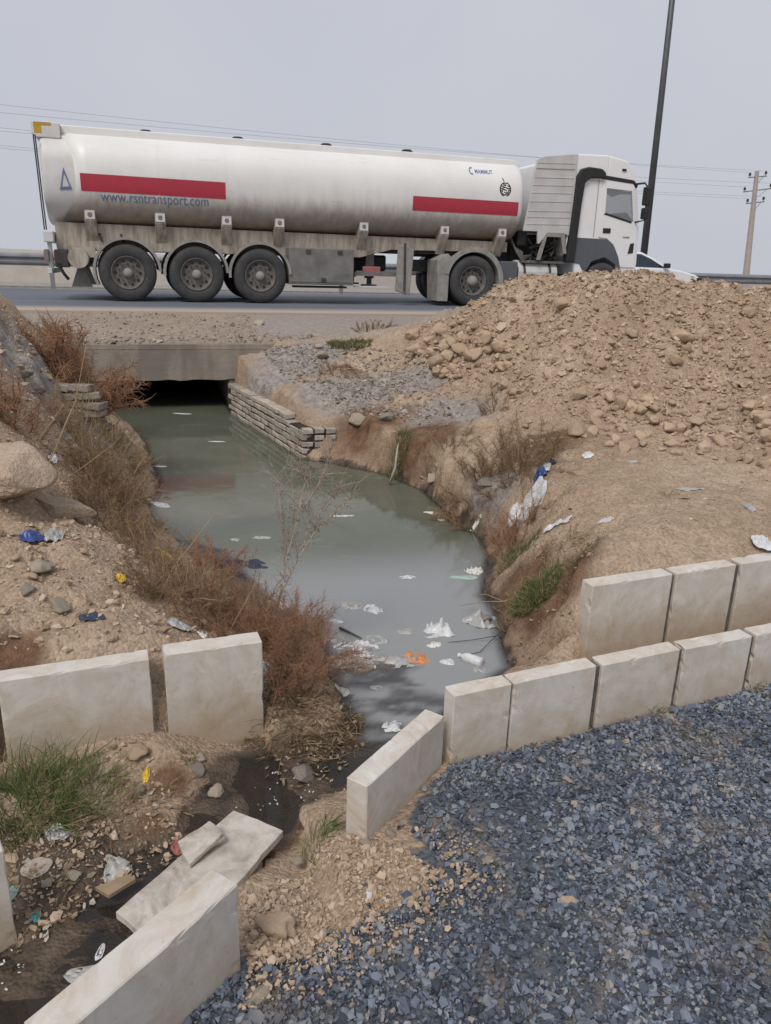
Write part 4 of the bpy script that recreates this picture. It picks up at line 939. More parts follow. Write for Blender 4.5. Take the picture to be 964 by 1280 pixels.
# ------------------------------------------------------------------ white car beyond the truck
cs_, cn_ = None, 20.6
pn = None
def car_at(px, py, n):     # where the pixel's ray meets the vertical plane at distance n across the road
    d = ray(px, py); t = (n-CAM@RN)/(d@RN); return CAM+d*t
nose = car_at(881, 349, cn_); sN = float((nose-A0)@RD)
CR = empty('white_car', road_pt(sN-4.5, cn_, RZ), RANG); tag(CR, 'white estate car with roof rails half hidden behind the dirt mound', 'car')
CL = 4.5
def carsec(pr, y0, y1, tum):   # body with a little tumblehome
    mb = MB(); n = len(pr); V = [(x, y0+tum*max(0, z-.85), z) for x, z in pr]+[(x, y1-tum*max(0, z-.85), z) for x, z in pr]
    f = [list(range(n)), list(range(2*n-1, n-1, -1))]+[((i+1) % n, i, n+i, n+(i+1) % n) for i in range(n)]; return mb.add(V, f)
body = [(0.05, .45), (0, .75), (.1, 1.0), (.35, 1.02), (1.0, 1.0), (3.2, .97), (3.6, .93), (4.15, .82), (4.4, .70), (4.5, .55), (4.45, .30), (4.05, .24), (3.95, .48), (3.7, .62), (3.45, .48), (3.35, .24), (1.15, .24), (1.05, .48), (.8, .62), (.55, .48), (.45, .24), (.12, .28)]
cbod = carsec(body, 0, 1.75, .06).build('body', MT['whitep'], CR, bev=.05, seg=3)
roof = [(.25, .98), (.55, 1.36), (1.0, 1.43), (1.9, 1.45), (2.35, 1.41), (2.75, 1.25), (3.35, .95)]
ch = carsec(roof, .06, 1.69, .28).build('cabin', MT['whitep'], CR, bev=.04, seg=3)
def glass(name, pr): return MB().add([(x, .052+.28*max(0, z-.85)-.006, z) for x, z in pr], [list(range(len(pr)))]).build(name, MT['carglass'], ch)
glass('door_window', [(1.98, 1.0), (1.98, 1.37), (2.3, 1.35), (2.62, 1.23), (3.10, .99)]); glass('door_window', [(1.0, 1.0), (1.0, 1.35), (1.90, 1.38), (1.90, 1.0)]); glass('quarter_window', [(.42, 1.02), (.62, 1.32), (.94, 1.35), (.94, 1.0)])
MB().add([(2.42, .28, 1.385), (2.42, 1.47, 1.385), (3.32, 1.60, .975), (3.32, .15, .975)], [(0, 1, 2, 3)]).build('windscreen', MT['carglass'], ch)
for y in (.30, 1.42): MB().tube([(.8, y, 1.43), (.9, y, 1.485), (2.0, y, 1.495), (2.2, y, 1.43)], .02, 6).build('roof_rail', MT['guard'], CR)
MB().box(2.98, 3.12, -.16, .03, .98, 1.12).build('mirror', MT['black'], CR, bev=.03)
for x in (.8, 3.7):
    wheel('wheel', x, -.005, .32, .22, parent=CR); wheel('wheel', x, 1.755, .32, .22, flip=True, parent=CR)
MB().box(4.2, 4.40, -.004, .25, .62, .74).build('headlight', MT['carglass'], CR, bev=.02)

# ------------------------------------------------------------------ guardrail
GN = 23.3
gr = empty('guardrail', road_pt(0, GN, RZ), RANG); tag(gr, 'galvanised steel guardrail along the far edge of the road', 'guardrail')
wprof = [(0, .56), (-.02, .58), (-.075, .62), (-.08, .66), (-.02, .70), (-.015, .72), (-.02, .74), (-.08, .78), (-.075, .82), (-.02, .86), (0, .88)]
for k in range(-10, 16):
    a, b = k*4.0, k*4.0+4.02; n = len(wprof)
    V = [(a, y, z) for y, z in wprof]+[(b, y, z) for y, z in wprof]+[(a, y+.012, z) for y, z in wprof]+[(b, y+.012, z) for y, z in wprof]
    f = [(i, n+i, n+i+1, i+1) for i in range(n-1)]+[(2*n+i, 2*n+i+1, 3*n+i+1, 3*n+i) for i in range(n-1)]+[(0, 2*n, 3*n, n), (n-1, 2*n-1, 4*n-1, 3*n-1)]
    MB().add(V, f).build('rail_beam', MT['galv'], gr)
    for q in (0, 2.0): MB().box(a+q-.05, a+q+.05, .015, .14, -.2, .84).build('post', MT['galv'], gr)

# ------------------------------------------------------------------ lamp post and utility pole
lb = car_at(801, 352, 24.4); lt = car_at(841, -6, 24.4)
ax = lt-lb; base = lb.copy(); base[2] = RZ-.15
base = lb+ax*((RZ-.15-lb[2])/ax[2]); topz = lb+ax*((14-lb[2])/ax[2]); rel = topz-base
lp = empty('street_lamp', base); tag(lp, 'tall dark steel street lamp leaning slightly behind the cab', 'street lamp')
MB().tube([(0, 0, 0), rel], .13, 14, .075).build('pole', MT['lampsteel'], lp, smooth=True)
MB().box(-.2, .2, -.2, .2, -.05, .12).build('base_plate', MT['lampsteel'], lp, bev=.02)
tdir = Vector(-RN); e = Vector(rel)
MB().tube([e-Vector((0, 0, .1)), e+tdir*.5+Vector((0, 0, .35)), e+tdir*1.4+Vector((0, 0, .5))], .04, 8).build('arm', MT['lampsteel'], lp)
hd = MB(); hd.tube([e+tdir*1.3+Vector((0, 0, .5)), e+tdir*1.6+Vector((0, 0, .5)), e+tdir*2.0+Vector((0, 0, .5))], [.06, .14, .07], 10); hd.build('lamp_head', MT['galv'], lp, smooth=True)
UD = 66.
ub = PY(932.5, 345, UD); ut = PY(946.5, 214, UD); rel = ut-ub; ext = (ub[2]-.5)/rel[2]; ub2 = ub-rel*ext; rel2 = ut-ub2
upole = empty('utility_pole', ub2); tag(upole, 'tapered concrete utility pole with three crossarms and black insulators', 'utility pole')
MB().tube([(0, 0, 0), rel2], .30, 8, .17).build('pole', MT['polec'], upole)
adir = Vector((.86, .5, 0)).normalized()
wire_pts = []
for (la, ra, d_) in (((937, 222), (957, 220), 0), ((930.5, 240), (963, 235.5), 0), ((934, 254.5), (954, 252), 0)):
    l_ = PY(*la, UD); r_2 = PY(*ra, UD)
    l_ = Vector(l_-ub2); r_2 = Vector(r_2-ub2)
    MB().tube([l_-Vector((.1, 0, 0)), r_2+Vector((.1, 0, 0))], .045, 6).build('crossarm', MT['galv'], upole)
    for q in (l_, r_2):
        MB().tube([q, q+Vector((0, 0, .12)), q+Vector((0, 0, .14)), q+Vector((0, 0, .32)), q+Vector((0, 0, .36))], [.02, .02, .10, .085, .03], 10).build('insulator', MT['insul'], upole)
        wire_pts.append(np.array(q)+ub2+np.array([0, 0, .37]))
    MB().tube([l_*.45+r_2*.55-Vector((0, 0, .5)), l_*.1+r_2*.9], .03, 6).build('brace', MT['galv'], upole)
lefts = [(-60, 113), (-60, 124), (-60, 143), (-60, 148), (-60, 166), (-60, 170)]
order = [0, 1, 2, 3, 4, 5]
for k, i in enumerate(order):
    q = wire_pts[i]; Lp = PY(*lefts[k], 41.+.4*k); N = 24
    ext_p = Lp+(Lp-q)*.35
    pts = []
    for j in range(N+1):
        t = j/N; p = ext_p*(1-t)+q*t; p = p-np.array([0, 0, 1.0*4*t*(1-t)*.5]); pts.append(p)
    w_ = MB().tube(pts, .008, 5); o = w_.build('power_wire', MT['wire'])
    tag(o, 'thin grey power wire running above the tanker to the utility pole', 'wire', 'power wires')

# ------------------------------------------------------------------ stones
def ico(sub):
    bm = bmesh.new(); bmesh.ops.create_icosphere(bm, subdivisions=sub, radius=1); V = np.array([v.co[:] for v in bm.verts]); Fq = np.array([[v.index for v in f.verts] for f in bm.faces]); bm.free(); return V, Fq
_a = 2*math.pi*np.arange(5)/5
CB = np.vstack([np.column_stack([np.cos(_a)*.8, np.sin(_a)*.8, np.full(5, .62)]), np.column_stack([np.cos(_a+.63)*.9, np.sin(_a+.63)*.9, np.full(5, -.55)])])
CBF = np.array([[0, 1, 2], [0, 2, 3], [0, 3, 4], [5, 7, 6], [5, 8, 7], [5, 9, 8]]+[[k, 5+k, (k+1) % 5] for k in range(5)]+[[5+k, 5+(k+1) % 5, (k+1) % 5] for k in range(5)])
I1, I1F = ico(1); I2, I2F = ico(2); I3, I3F = ico(3); I4, I4F = ico(4)
def rock_mesh(name, seed, m, V=I3, Fq=I3F, amp=.34, sx=(1, .8, .65), cut=5, hf=.13):
    r = np.random.default_rng(seed); v = V.copy(); d = v/np.linalg.norm(v, axis=1)[:, None]
    v = d*(1+amp*fbm(d*1.3+seed*3.7, 3)[:, None]*.7)
    for k in range(cut):                                  # broken facets
        nrm = r.normal(size=3); nrm /= np.linalg.norm(nrm); h = r.uniform(.5, .8); e = v@nrm-h
        v = v-np.outer(np.maximum(e, 0), nrm)*.9
    v = v*(1+hf*fbm(d*3.6+seed, 4, .6)[:, None]); v = v*np.array(sx)
    me = mesh_np(name, v, Fq, True); me.materials.append(m); return me
clod_me = [rock_mesh('clod', s, MT['clod'], I3, I3F, .5, (1, r_, h_), 11) for s, r_, h_ in [(1, .8, .7), (2, .9, .75), (3, .7, .6), (4, .85, .8), (5, .75, .55), (6, 1, .7), (7, .65, .6), (8, .9, .6)]]
stone_me = [rock_mesh('stone', s+30, MT['stone'], I3, I3F, .4, (1, .75, .6), 10) for s in range(5)]
grey_me = [rock_mesh('stone', s+60, MT['greystone'], I3, I3F, .4, (1, .8, .6), 10) for s in range(4)]
def put_rock(name, me, px, py, wpx, label, cat, group=None, sink=.25, rot=None, zs=1.):
    p = ground(px, py); dist = float((p-CAM)@fw); rad = wpx/2*dist/F
    o = bpy.data.objects.new(name, me); COL.objects.link(o); s = rad
    o.scale = (s, s, s*zs); o.location = (p[0], p[1], p[2]+s*.6*zs*(1-2*sink)); r = random.Random(px*1000+py)
    o.rotation_euler = rot or (r.uniform(-.35, .35), r.uniform(-.35, .35), r.uniform(0, 6.28))
    return tag(o, label, cat, group)
# clods on the mound
def sample_px(pg, n):
    pg = np.array(pg, float); lo, hi = pg.min(0), pg.max(0); out = []
    while len(out) < n:
        q = np.array([[random.uniform(lo[0], hi[0]), random.uniform(lo[1], hi[1])]])
        if inside(q, pg)[0]: out.append(q[0])
    return out
CL_LAB = ['tan dirt clod in the pile at the roadside end of the earth mound', 'tan dirt clod along the foot of the mound above the bare plateau',
          'tan dirt clod on the upper face of the earth mound', 'tan dirt clod beside the sparse scrub at the mound foot']
CL_GRP = ['clods at the roadside end of the mound', 'clods along the foot of the mound', 'clods on the upper mound', 'clods beside the scrub']
cl = []
for q in sample_px([(500, 450), (545, 408), (600, 400), (640, 430), (640, 490), (560, 475)], 75): cl.append((0, q, random.choice([9, 11, 12, 14, 17, 20, 26])))
for q in sample_px([(690, 535), (760, 500), (964, 500), (964, 590), (860, 575), (760, 560)], 105): cl.append((1, q, random.choice([9, 11, 12, 14, 17, 20, 26])))
for q in sample_px([(610, 395), (690, 350), (964, 372), (964, 500), (640, 490)], 95): cl.append((2, q, random.choice([6, 7, 8, 9, 11, 14])))
for q in sample_px([(600, 500), (700, 530), (720, 560), (640, 560)], 14): cl.append((3, q, random.choice([6, 8, 10])))
for k, (zn, q, w) in enumerate(cl):
    put_rock('dirt_clod', clod_me[k % 8], q[0], q[1], w*1.1, CL_LAB[zn], 'clod', CL_GRP[zn], sink=random.uniform(.25, .5))
for (x, y, w, lab) in [(517, 422, 26, 'largest tan clod at the roadside end of the earth mound'), (537, 430, 20, 'rounded tan clod beside the largest one at the mound end'),
    (706, 383, 26, 'flat slab of dried earth sticking out near the mound crest'), (880, 562, 30, 'wide tan clod at the foot of the mound above bare plateau'),
    (852, 425, 28, 'reddish broken clod halfway up the mound'), (790, 420, 24, 'brown angular clod halfway up the mound'), (935, 393, 20, 'pale round clod high on the mound'), (845, 455, 26, 'pale flat clod in the middle of the mound face'),
    (818, 528, 22, 'square tan clod in the lower mound rubble'), (722, 497, 22, 'tan clod at the hollow in the mound face'), (935, 577, 20, 'brown clod at the edge of the bare plateau')]:
    put_rock('large_clod', clod_me[(x+y) % 8], x, y, w, lab, 'clod')
# boulder and stones of the near bank
bme = rock_mesh('boulder', 91, MT['boulder'], I4, I4F, .30, (1, .85, .80), 16, .035)
p = ground(13, 632); o = link('boulder', bme, None, None, (p[0]-.03, p[1]+.10, p[2]+.13), (0.1, -.12, 2.0)); o.scale = (.26, .23, .235)
tag(o, 'big rounded tan boulder on the bank of loose dirt', 'boulder')
p = ground(66, 648); o = link('boulder', rock_mesh('boulder', 95, MT['boulder'], I4, I4F, .3, (1, .8, .5), 12, .05), None, None, (p[0], p[1]+.1, p[2]+.02), (0, .25, .4)); o.scale = (.15, .13, .11)
tag(o, 'low tan rock leaning against the big boulder', 'rock')
for (x, y, w, me_, lab, cat) in [
    (76, 762, 36, stone_me[0], 'brown flat stone on the loose dirt bank above the long kerb', 'stone'), (34, 740, 24, grey_me[0], 'grey rounded stone on the loose dirt bank', 'stone'),
    (50, 712, 40, stone_me[1], 'long earthy clod with grey top on the dirt bank', 'stone'), (36, 722, 20, clod_me[1], 'small tan clod below the long earthy clod', 'clod'),
    (141, 800, 18, clod_me[2], 'tan clod just above the long kerb block', 'clod'), (20, 700, 20, clod_me[4], 'tan clod at the foot of the big boulder', 'clod'), (105, 690, 16, clod_me[3], 'small clod below the discarded blue wrapper', 'clod'),
    (48, 490, 20, grey_me[1], 'grey stone near the top of the dusty rubble slope', 'stone'), (30, 470, 26, grey_me[2], 'broad grey stone in the dusty rubble slope', 'stone'), (62, 455, 24, grey_me[3], 'pale grey stone under the dry crest shrub', 'stone'), (20, 500, 18, grey_me[0], 'small grey stone above the big boulder', 'stone'),
    (120, 528, 26, grey_me[1], 'grey stone at the water edge under the stacked stones', 'stone'), (135, 536, 22, grey_me[2], 'wet grey stone lowest at the water edge under the stacked stones', 'stone'),
    (325, 406, 17, stone_me[2], 'round tan stone lying on the road shoulder over the culvert', 'stone'), (108, 405, 14, clod_me[0], 'small clod on the dusty shoulder beside the crest shrub', 'clod'), (145, 418, 22, clod_me[4], 'flat tan clod on the shoulder above the lintel', 'clod'),
    (400, 448, 26, stone_me[3], 'white flat stone on the grey plateau above the brick wall', 'stone'), (447, 528, 28, stone_me[4], 'pale stone at the lip of the eroded bank', 'stone'), (485, 524, 24, grey_me[3], 'grey lump at the lip of the eroded bank', 'stone'),
    (540, 600, 18, stone_me[0], 'pale stone by the water below the eroded bank', 'stone'), (528, 598, 10, stone_me[1], 'small pale stone beside the one by the water', 'stone'), (605, 605, 24, grey_me[0], 'grey dusty lump among the dry shrubs', 'stone'),
    (271, 991, 24, stone_me[1], 'smooth oval pale stone in the black mud', 'stone'), (248, 964, 26, grey_me[2], 'white angular stone at the foot of the upright kerb', 'stone'), (252, 949, 22, stone_me[3], 'flat pale stone touching the upright kerb', 'stone'), (237, 994, 12, stone_me[4], 'small tan pebble beside the orange mud', 'stone'),
    (172, 940, 28, clod_me[5], 'crumbly tan lump near the yellow wrapper', 'clod'), (170, 992, 26, stone_me[2], 'tan stone below the yellow wrapper', 'stone'), (380, 970, 44, grey_me[1], 'flat grey stone half sunk in the black mud', 'stone'),
    (457, 1055, 16, stone_me[0], 'tan stone at the corner of the angled kerb', 'stone'), (488, 1043, 20, stone_me[2], 'tan stone against the face of the angled kerb', 'stone'), (374, 1078, 18, stone_me[4], 'rounded stone on the dirt beside the slab', 'stone'), (395, 1150, 22, clod_me[6], 'tan clod at the edge of gravel and dirt', 'clod'),
    (324, 1246, 34, stone_me[3], 'big tan stone on the gravel beside the long kerb', 'stone'), (605, 1252, 20, stone_me[1], 'pale oval pebble alone in the middle of the gravel', 'stone'), (838, 898, 17, stone_me[4], 'rounded beige pebble near the kerb grass', 'stone'), (905, 996, 20, stone_me[0], 'yellowish flat stone on the gravel beyond the dead leaf', 'stone'), (712, 1128, 26, clod_me[2], 'brown clod of earth pressed in the gravel', 'clod'),
    (345, 1160, 60, clod_me[0], 'long crumbly earth lump at the end of the long kerb', 'clod'), (60, 1105, 18, stone_me[2], 'small tan stone beside the paper strip in the litter', 'stone'), (93, 1095, 24, stone_me[1], 'tan stone between paper strip and board scrap', 'stone'), (600, 775, 26, grey_me[1], 'pale lump caught in twigs at the water edge', 'stone')]:
    put_rock('stone' if cat != 'clod' else 'dirt_clod', me_, x, y, w, lab, cat, zs=.85, sink=.3)
# stones of the ruined wing wall, stacked
p0 = ground(92, 520); st = empty('stacked_stones', p0); tag(st, 'ruined stack of flat grey stones behind the dry reeds', 'stones')
blk = []
for k in range(4):
    b_ = brick_mesh(.115+.02*(k % 2), .11, .046, 70+k); b_.materials.clear(); b_.materials.append(MT['greystone']); blk.append(b_)
for k, (dx, dz, ry) in enumerate([(-.05, -.05, .02), (.13, -.06, -.03), (-.03, .015, -.05), (.15, .01, .06), (.04, .08, .03), (-.12, .07, -.06), (.13, .085, -.08), (.02, .145, .05), (-.15, .14, .1)]):
    o = link('stone', blk[k % 4], None, st, (dx*.72, .12+.02*(k % 3), dz*.86+.05), (random.uniform(-.1, .1), ry, random.uniform(-.35, .35)))

# many small stones as one mesh
def scatter(name, pos, rad, m, label, cat, flat=.7, V=CB, Fq=CBF, smooth=False):
    n = len(pos); ang = rng.uniform(0, 6.283, n); nv = len(V)
    a3 = rng.normal(size=(n, 4)); a3 /= np.linalg.norm(a3, axis=1)[:, None]; w_, x_, y_, z_ = a3.T
    Rm = np.stack([1-2*(y_*y_+z_*z_), 2*(x_*y_-z_*w_), 2*(x_*z_+y_*w_), 2*(x_*y_+z_*w_), 1-2*(x_*x_+z_*z_), 2*(y_*z_-x_*w_), 2*(x_*z_-y_*w_), 2*(y_*z_+x_*w_), 1-2*(x_*x_+y_*y_)], 1).reshape(n, 3, 3)
    sc = rad[:, None]*np.stack([rng.uniform(.8, 1.3, n), rng.uniform(.6, 1.0, n), rng.uniform(.4, .8, n)], 1)
    B = (V[None]*(1+rng.uniform(-.32, .25, (n, nv, 1)))+rng.uniform(-.22, .22, (n, nv, 3)))*sc[:, None, :]
    B = np.einsum('nij,nvj->nvi', Rm, B); B[:, :, 2] *= flat; B += pos[:, None, :]
    fq = (Fq[None]+(np.arange(n)*nv)[:, None, None]).reshape(-1, 3)
    return tag(link(name, mesh_np(name, B.reshape(-1, 3), fq, smooth), m), label, cat, kind='stuff')
# blue-grey gravel on the pad
def rnd(n, x0, x1, y0, y1): return np.column_stack([rng.uniform(x0, x1, n), rng.uniform(y0, y1, n)])
g = np.vstack([rnd(88000, -.75, 1.95, .85, 3.1), rnd(16000, 1.7, 3.6, 1.0, 3.9), rnd(7000, -.7, 2.4, .5, .9)])
sg_ = sdist(g, gravel_poly); keepp = (sg_ < -.0)|((sg_ < .10) & (rng.random(len(g)) < .12*np.exp(-sg_/.04)))
thin = fbm(np.column_stack([g*2.6, np.zeros(len(g))]), 3); keepp &= (rng.random(len(g)) < np.clip(1.12+thin*.9, .22, 1))
g = g[keepp]; zz = HF(g[:, 0], g[:, 1]); rad = rng.lognormal(math.log(.0060), .43, len(g)).clip(.0028, .02)
scatter('gravel', np.column_stack([g, zz+rad*.25+rng.uniform(0, .006, len(g))]), rad, MT['gravel'], 'blue grey crushed stone covering the ground before the kerbs', 'gravel', .8)
# crumbs of the mound, plateau and banks
g = np.vstack([rnd(30000, .2, 5.6, 5.0, 9.6), rnd(15000, .5, 4.2, 2.7, 5.4)])
h = HF(g[:, 0], g[:, 1]); mnd = sstep(.46, .62, h); k = (rng.random(len(g)) < np.clip(.30+mnd, 0, 1)) & (sdist(g, water_poly) > .1) & (h > .05)
# keep the retained side of the kerbs only
k &= ((g-P(741, 732, .41)[:2])@np.array([-KD[1], KD[0]]) > .12)
g, h, mnd = g[k], h[k], mnd[k]; rad = rng.lognormal(math.log(.011), .5, len(g)).clip(.004, .05)*(.36+.75*mnd)
scatter('mound_rubble', np.column_stack([g, h+rad*.25]), rad, MT['crumb'], 'loose tan crumbs of earth covering the dug mound', 'rubble', .8)
g = rnd(16000, -3.6, -.2, 1.9, 6.6); h = HF(g[:, 0], g[:, 1]); k = (sdist(g, water_poly) > .12) & (h > .1); 
kb = P(0, 837, .3)[:2]; kd2 = P(328, 797, .3)[:2]-kb; kd2 /= np.linalg.norm(kd2); k &= ((g-kb)@np.array([-kd2[1], kd2[0]]) > .07)
g, h = g[k], h[k]; rad = rng.lognormal(math.log(.008), .5, len(g)).clip(.003, .035)
scatter('bank_rubble', np.column_stack([g, h+rad*.25]), rad, MT['crumb'], 'small crumbs of dry earth on the bank around the boulder', 'rubble', .8)
g = np.vstack([rnd(12000, -1.6, 1.4, 6.6, 10.5), rnd(3500, -4.2, -2.6, 5.0, 8.8)]); h = HF(g[:, 0], g[:, 1]); k = (sdist(g, water_poly) > .35) & (h > .22) & (h < .66) & ((g[:, 0] < .55+.25*rng.normal(size=len(g)))); g, h = g[k], h[k]
rad = rng.lognormal(math.log(.011), .5, len(g)).clip(.004, .05)
scatter('grey_rubble', np.column_stack([g, h+rad*.2]), rad, MT['ashcrumb'], 'grey dusty rubble strewn over the plateau above the brick wall', 'rubble', .8)
nq = 1600; sx_ = rng.uniform(s0-.5, s1+.1, nq); yy_ = .04+(NE-nS-.3)*rng.random(nq)**1.8; rad = rng.lognormal(math.log(.012), .5, nq).clip(.005, .045)
pd = np.array([road_pt(a_, nS+b_, 0) for a_, b_ in zip(sx_, yy_)]); pd[:, 2] = .668+.075*sstep(.2, 1, yy_/(NE-nS))+rad*.2
scatter('shoulder_rubble', pd, rad, MT['ashcrumb'], 'small stones and grit along the shoulder above the lintel', 'rubble', .8)
g = np.array([P(*q, 0.01)[:2] for q in sample_px([(300, 1090), (400, 1040), (480, 1040), (560, 1085), (470, 1135), (380, 1180), (310, 1190)], 2600)]); h = HF(g[:, 0], g[:, 1]); rad = rng.lognormal(math.log(.0045), .55, len(g)).clip(.002, .018)
scatter('dirt_crumbs', np.column_stack([g, h+rad*.3]), rad, MT['crumb'], 'tan dirt crumbs spilled between the slab and the gravel', 'rubble', .85)
g = np.array([P(*q, 0.01)[:2] for q in sample_px([(310, 1195), (380, 1180), (470, 1135), (575, 1090), (520, 1030), (600, 1040), (640, 1100), (520, 1190), (400, 1240), (300, 1260)], 1500)]); sg_ = sdist(g, gravel_poly); g = g[rng.random(len(g)) < np.exp(np.minimum(sg_, 0)/.07)]; h = HF(g[:, 0], g[:, 1]); rad = rng.lognormal(math.log(.0042), .5, len(g)).clip(.002, .014)
scatter('spilled_dirt', np.column_stack([g, h+.012+rad*.3]), rad, MT['crumb'], 'tan dirt crumbs scattered over the edge of the gravel', 'rubble', .85)
g = np.array([P(*q, -.04)[:2] for q in sample_px([(0, 1010), (180, 920), (215, 1000), (230, 1050), (100, 1110), (20, 1170)], 900)]); h = HF(g[:, 0], g[:, 1]); rad = rng.lognormal(math.log(.0042), .55, len(g)).clip(.003, .02)
scatter('litter_crumbs', np.column_stack([g, h+rad*.3]), rad, MT['crumb'], 'brown crumbs and chips on the wet ground by the grass clump', 'rubble', .85)
g = np.array([P(*q, -.09)[:2] for q in sample_px([(215, 1110), (300, 1000), (360, 940), (440, 920), (440, 1000), (350, 1010)], 40)]+[P(*q, -.09)[:2] for q in sample_px([(200, 1100), (260, 1100), (240, 1130)], 18)]+[P(*q, -.09)[:2] for q in sample_px([(0, 1140), (30, 1130), (60, 1180), (0, 1270)], 14)])
h = np.maximum(HF(g[:, 0], g[:, 1]), WZ); rad = rng.uniform(.0022, .0055, len(g))
scatter('foam_crumbs', np.column_stack([g, h+rad*.5]), rad, MT['foam'], 'white foam crumbs floating on the black mud', 'foam crumbs', .9, smooth=True)

# ------------------------------------------------------------------ plants
def strands(P0, rad, sides=3, flat=1.0):
    """P0 (N,K,3) centre lines, rad (N,K)"""
    N, K, _ = P0.shape; T = np.empty_like(P0); T[:, 1:-1] = P0[:, 2:]-P0[:, :-2]; T[:, 0] = P0[:, 1]-P0[:, 0]; T[:, -1] = P0[:, -1]-P0[:, -2]
    T /= np.linalg.norm(T, axis=2)[..., None]+1e-9; ref = rng.normal(size=(N, 1, 3)); S = np.cross(T, ref); S /= np.linalg.norm(S, axis=2)[..., None]+1e-9; Q = np.cross(T, S)
    a = 2*np.pi*np.arange(sides)/sides
    V = P0[:, :, None, :]+rad[:, :, None, None]*(S[:, :, None, :]*np.cos(a)[None, None, :, None]+Q[:, :, None, :]*np.sin(a)[None, None, :, None]*flat)
    ix = np.arange(N*K*sides).reshape(N, K, sides); nx_ = np.roll(ix, -1, 2)
    f = np.stack([ix[:, :-1], nx_[:, :-1], nx_[:, 1:], ix[:, 1:]], -1).reshape(-1, 4)
    return V.reshape(-1, 3), f
def grow(base, dirs, length, K, curl, droop):
    """curved centre lines from base points"""
    N = len(base); out = np.empty((N, K, 3)); out[:, 0] = base; d = dirs.copy(); st_ = (length/(K-1))[:, None]
    for k in range(1, K):
        d = d+rng.normal(size=(N, 3))*curl+np.array([0, 0, -droop]); d /= np.linalg.norm(d, axis=1)[:, None]; out[:, k] = out[:, k-1]+d*st_
    return out
def shrub(name, px, py, w, h, label, m_stem, m_twig, n_stem=26, n_twig=1500, r=.0022, lean=(0, 0), cat='shrub', curl=.22, droop=.03, spread=1., dens=.8, group=None, pos=None):
    n_twig = int(n_twig*1.15); r = r*.82
    p = ground(px, py) if pos is None else pos; root = empty(name, p); tag(root, label, cat, group)
    a = rng.uniform(0, 6.283, n_stem); b0 = np.column_stack([np.cos(a), np.sin(a), np.zeros(n_stem)])*(w*.30*np.sqrt(rng.random(n_stem)))[:, None]
    for i in range(n_stem): b0[i, 2] = gz(p[0]+b0[i, 0], p[1]+b0[i, 1])-p[2]-.01
    ex = b0.copy(); ex[:, 2] = 0; d = ex/(w*.30+1e-6)*.9*spread+rng.normal(size=(n_stem, 3))*.25*spread+np.array([lean[0], lean[1], 1.05]); d[:, 2] = np.abs(d[:, 2]); d /= np.linalg.norm(d, axis=1)[:, None]
    ln_ = h*rng.uniform(.6, 1.12, n_stem); S = grow(b0, d, ln_, 7, curl*.6, droop)
    V, f = strands(S, np.linspace(r*1.9, r*.7, 7)[None]*np.ones((n_stem, 1)), 4); tag(link('stems', mesh_np('stems', V, f), m_stem, root), kind='stuff')
    si = rng.integers(0, n_stem, n_twig); t = rng.uniform(.5, 5.99, n_twig); k0 = t.astype(int); fr = (t-k0)[:, None]
    bp = S[si, k0]*(1-fr)+S[si, k0+1]*fr; sd_ = S[si, k0+1]-S[si, k0]; sd_ /= np.linalg.norm(sd_, axis=1)[:, None]
    dd = sd_*.7+rng.normal(size=(n_twig, 3))*.75; dd /= np.linalg.norm(dd, axis=1)[:, None]
    L = h*rng.uniform(.10, .34, n_twig)*dens; T = grow(bp, dd, L, 3, curl*1.8, droop*.5)
    V, f = strands(T, np.linspace(r*.75, r*.28, 3)[None]*rng.uniform(.7, 1.2, (n_twig, 1)), 3)
    tag(link('twigs', mesh_np('twigs', V, f), m_twig, root), kind='stuff'); return root
rd, bn, sw_, pw = MT['redtwig'], MT['browntwig'], MT['straw'], MT['paletwig']
shrub('dry_shrub', 92, 494, .52, .50, 'red brown leafless shrub growing beside the culvert opening', bn, rd, 40, 3600, .0042, curl=.25)
shrub('dry_shrub', 92, 470, .55, .42, 'brown leafless shrub on the slope beside the culvert lintel', bn, bn, 26, 1500, .004)
shrub('dry_shrub', 72, 424, .55, .22, 'low dark brown shrub on the crest of the rubble slope', bn, rd, 20, 900, .004)
shrub('dry_grass', 105, 560, .55, .34, 'tan dry grass clump between boulder and stacked stones', sw_, sw_, 60, 1500, .0022, cat='dry grass', curl=.15)
shrub('dry_grass', 134, 612, .50, .28, 'tan dry brush at the water edge beside the boulder', sw_, bn, 50, 2300, .0022, lean=(.35, 0), cat='dry grass')
shrub('dry_grass', 158, 572, .30, .22, 'pale yellow brush tuft leaning over the green water', sw_, sw_, 30, 1000, .0024, lean=(.7, .1), cat='dry grass')
shrub('dry_grass', 130, 655, .46, .22, 'brown dry brush below the boulder, away from the water', bn, bn, 40, 1700, .0020, cat='dry grass')
shrub('dry_grass', 185, 700, .42, .22, 'brown dry brush around the yellow wrapper', sw_, bn, 40, 1300, .0019, cat='dry grass')
shrub('dry_shrub', 258, 712, .50, .22, 'low red shrub at the water edge by the dark blue cloth', bn, rd, 30, 1700, .0018, curl=.25)
shrub('dry_shrub', 222, 752, .50, .23, 'brown shrub behind the upright kerb, farthest from the water', sw_, bn, 36, 1300, .0017)
shrub('dry_shrub', 300, 788, .52, .26, 'thick red brown shrub right behind the upright kerb', bn, rd, 40, 2600, .0016)
shrub('dry_shrub', 362, 842, .46, .30, 'reddest dense shrub spreading over the water past the upright kerb', bn, rd, 46, 3600, .0014, lean=(.25, 0))
shrub('dry_shrub', 370, 790, .34, .20, 'loose red brown shrub at the tip of the bank', bn, rd, 30, 1500, .0015, lean=(.2, .1))
shrub('dry_shrub', 20, 520, .42, .26, 'reddish scrub above the big boulder', bn, rd, 30, 1200, .0028)
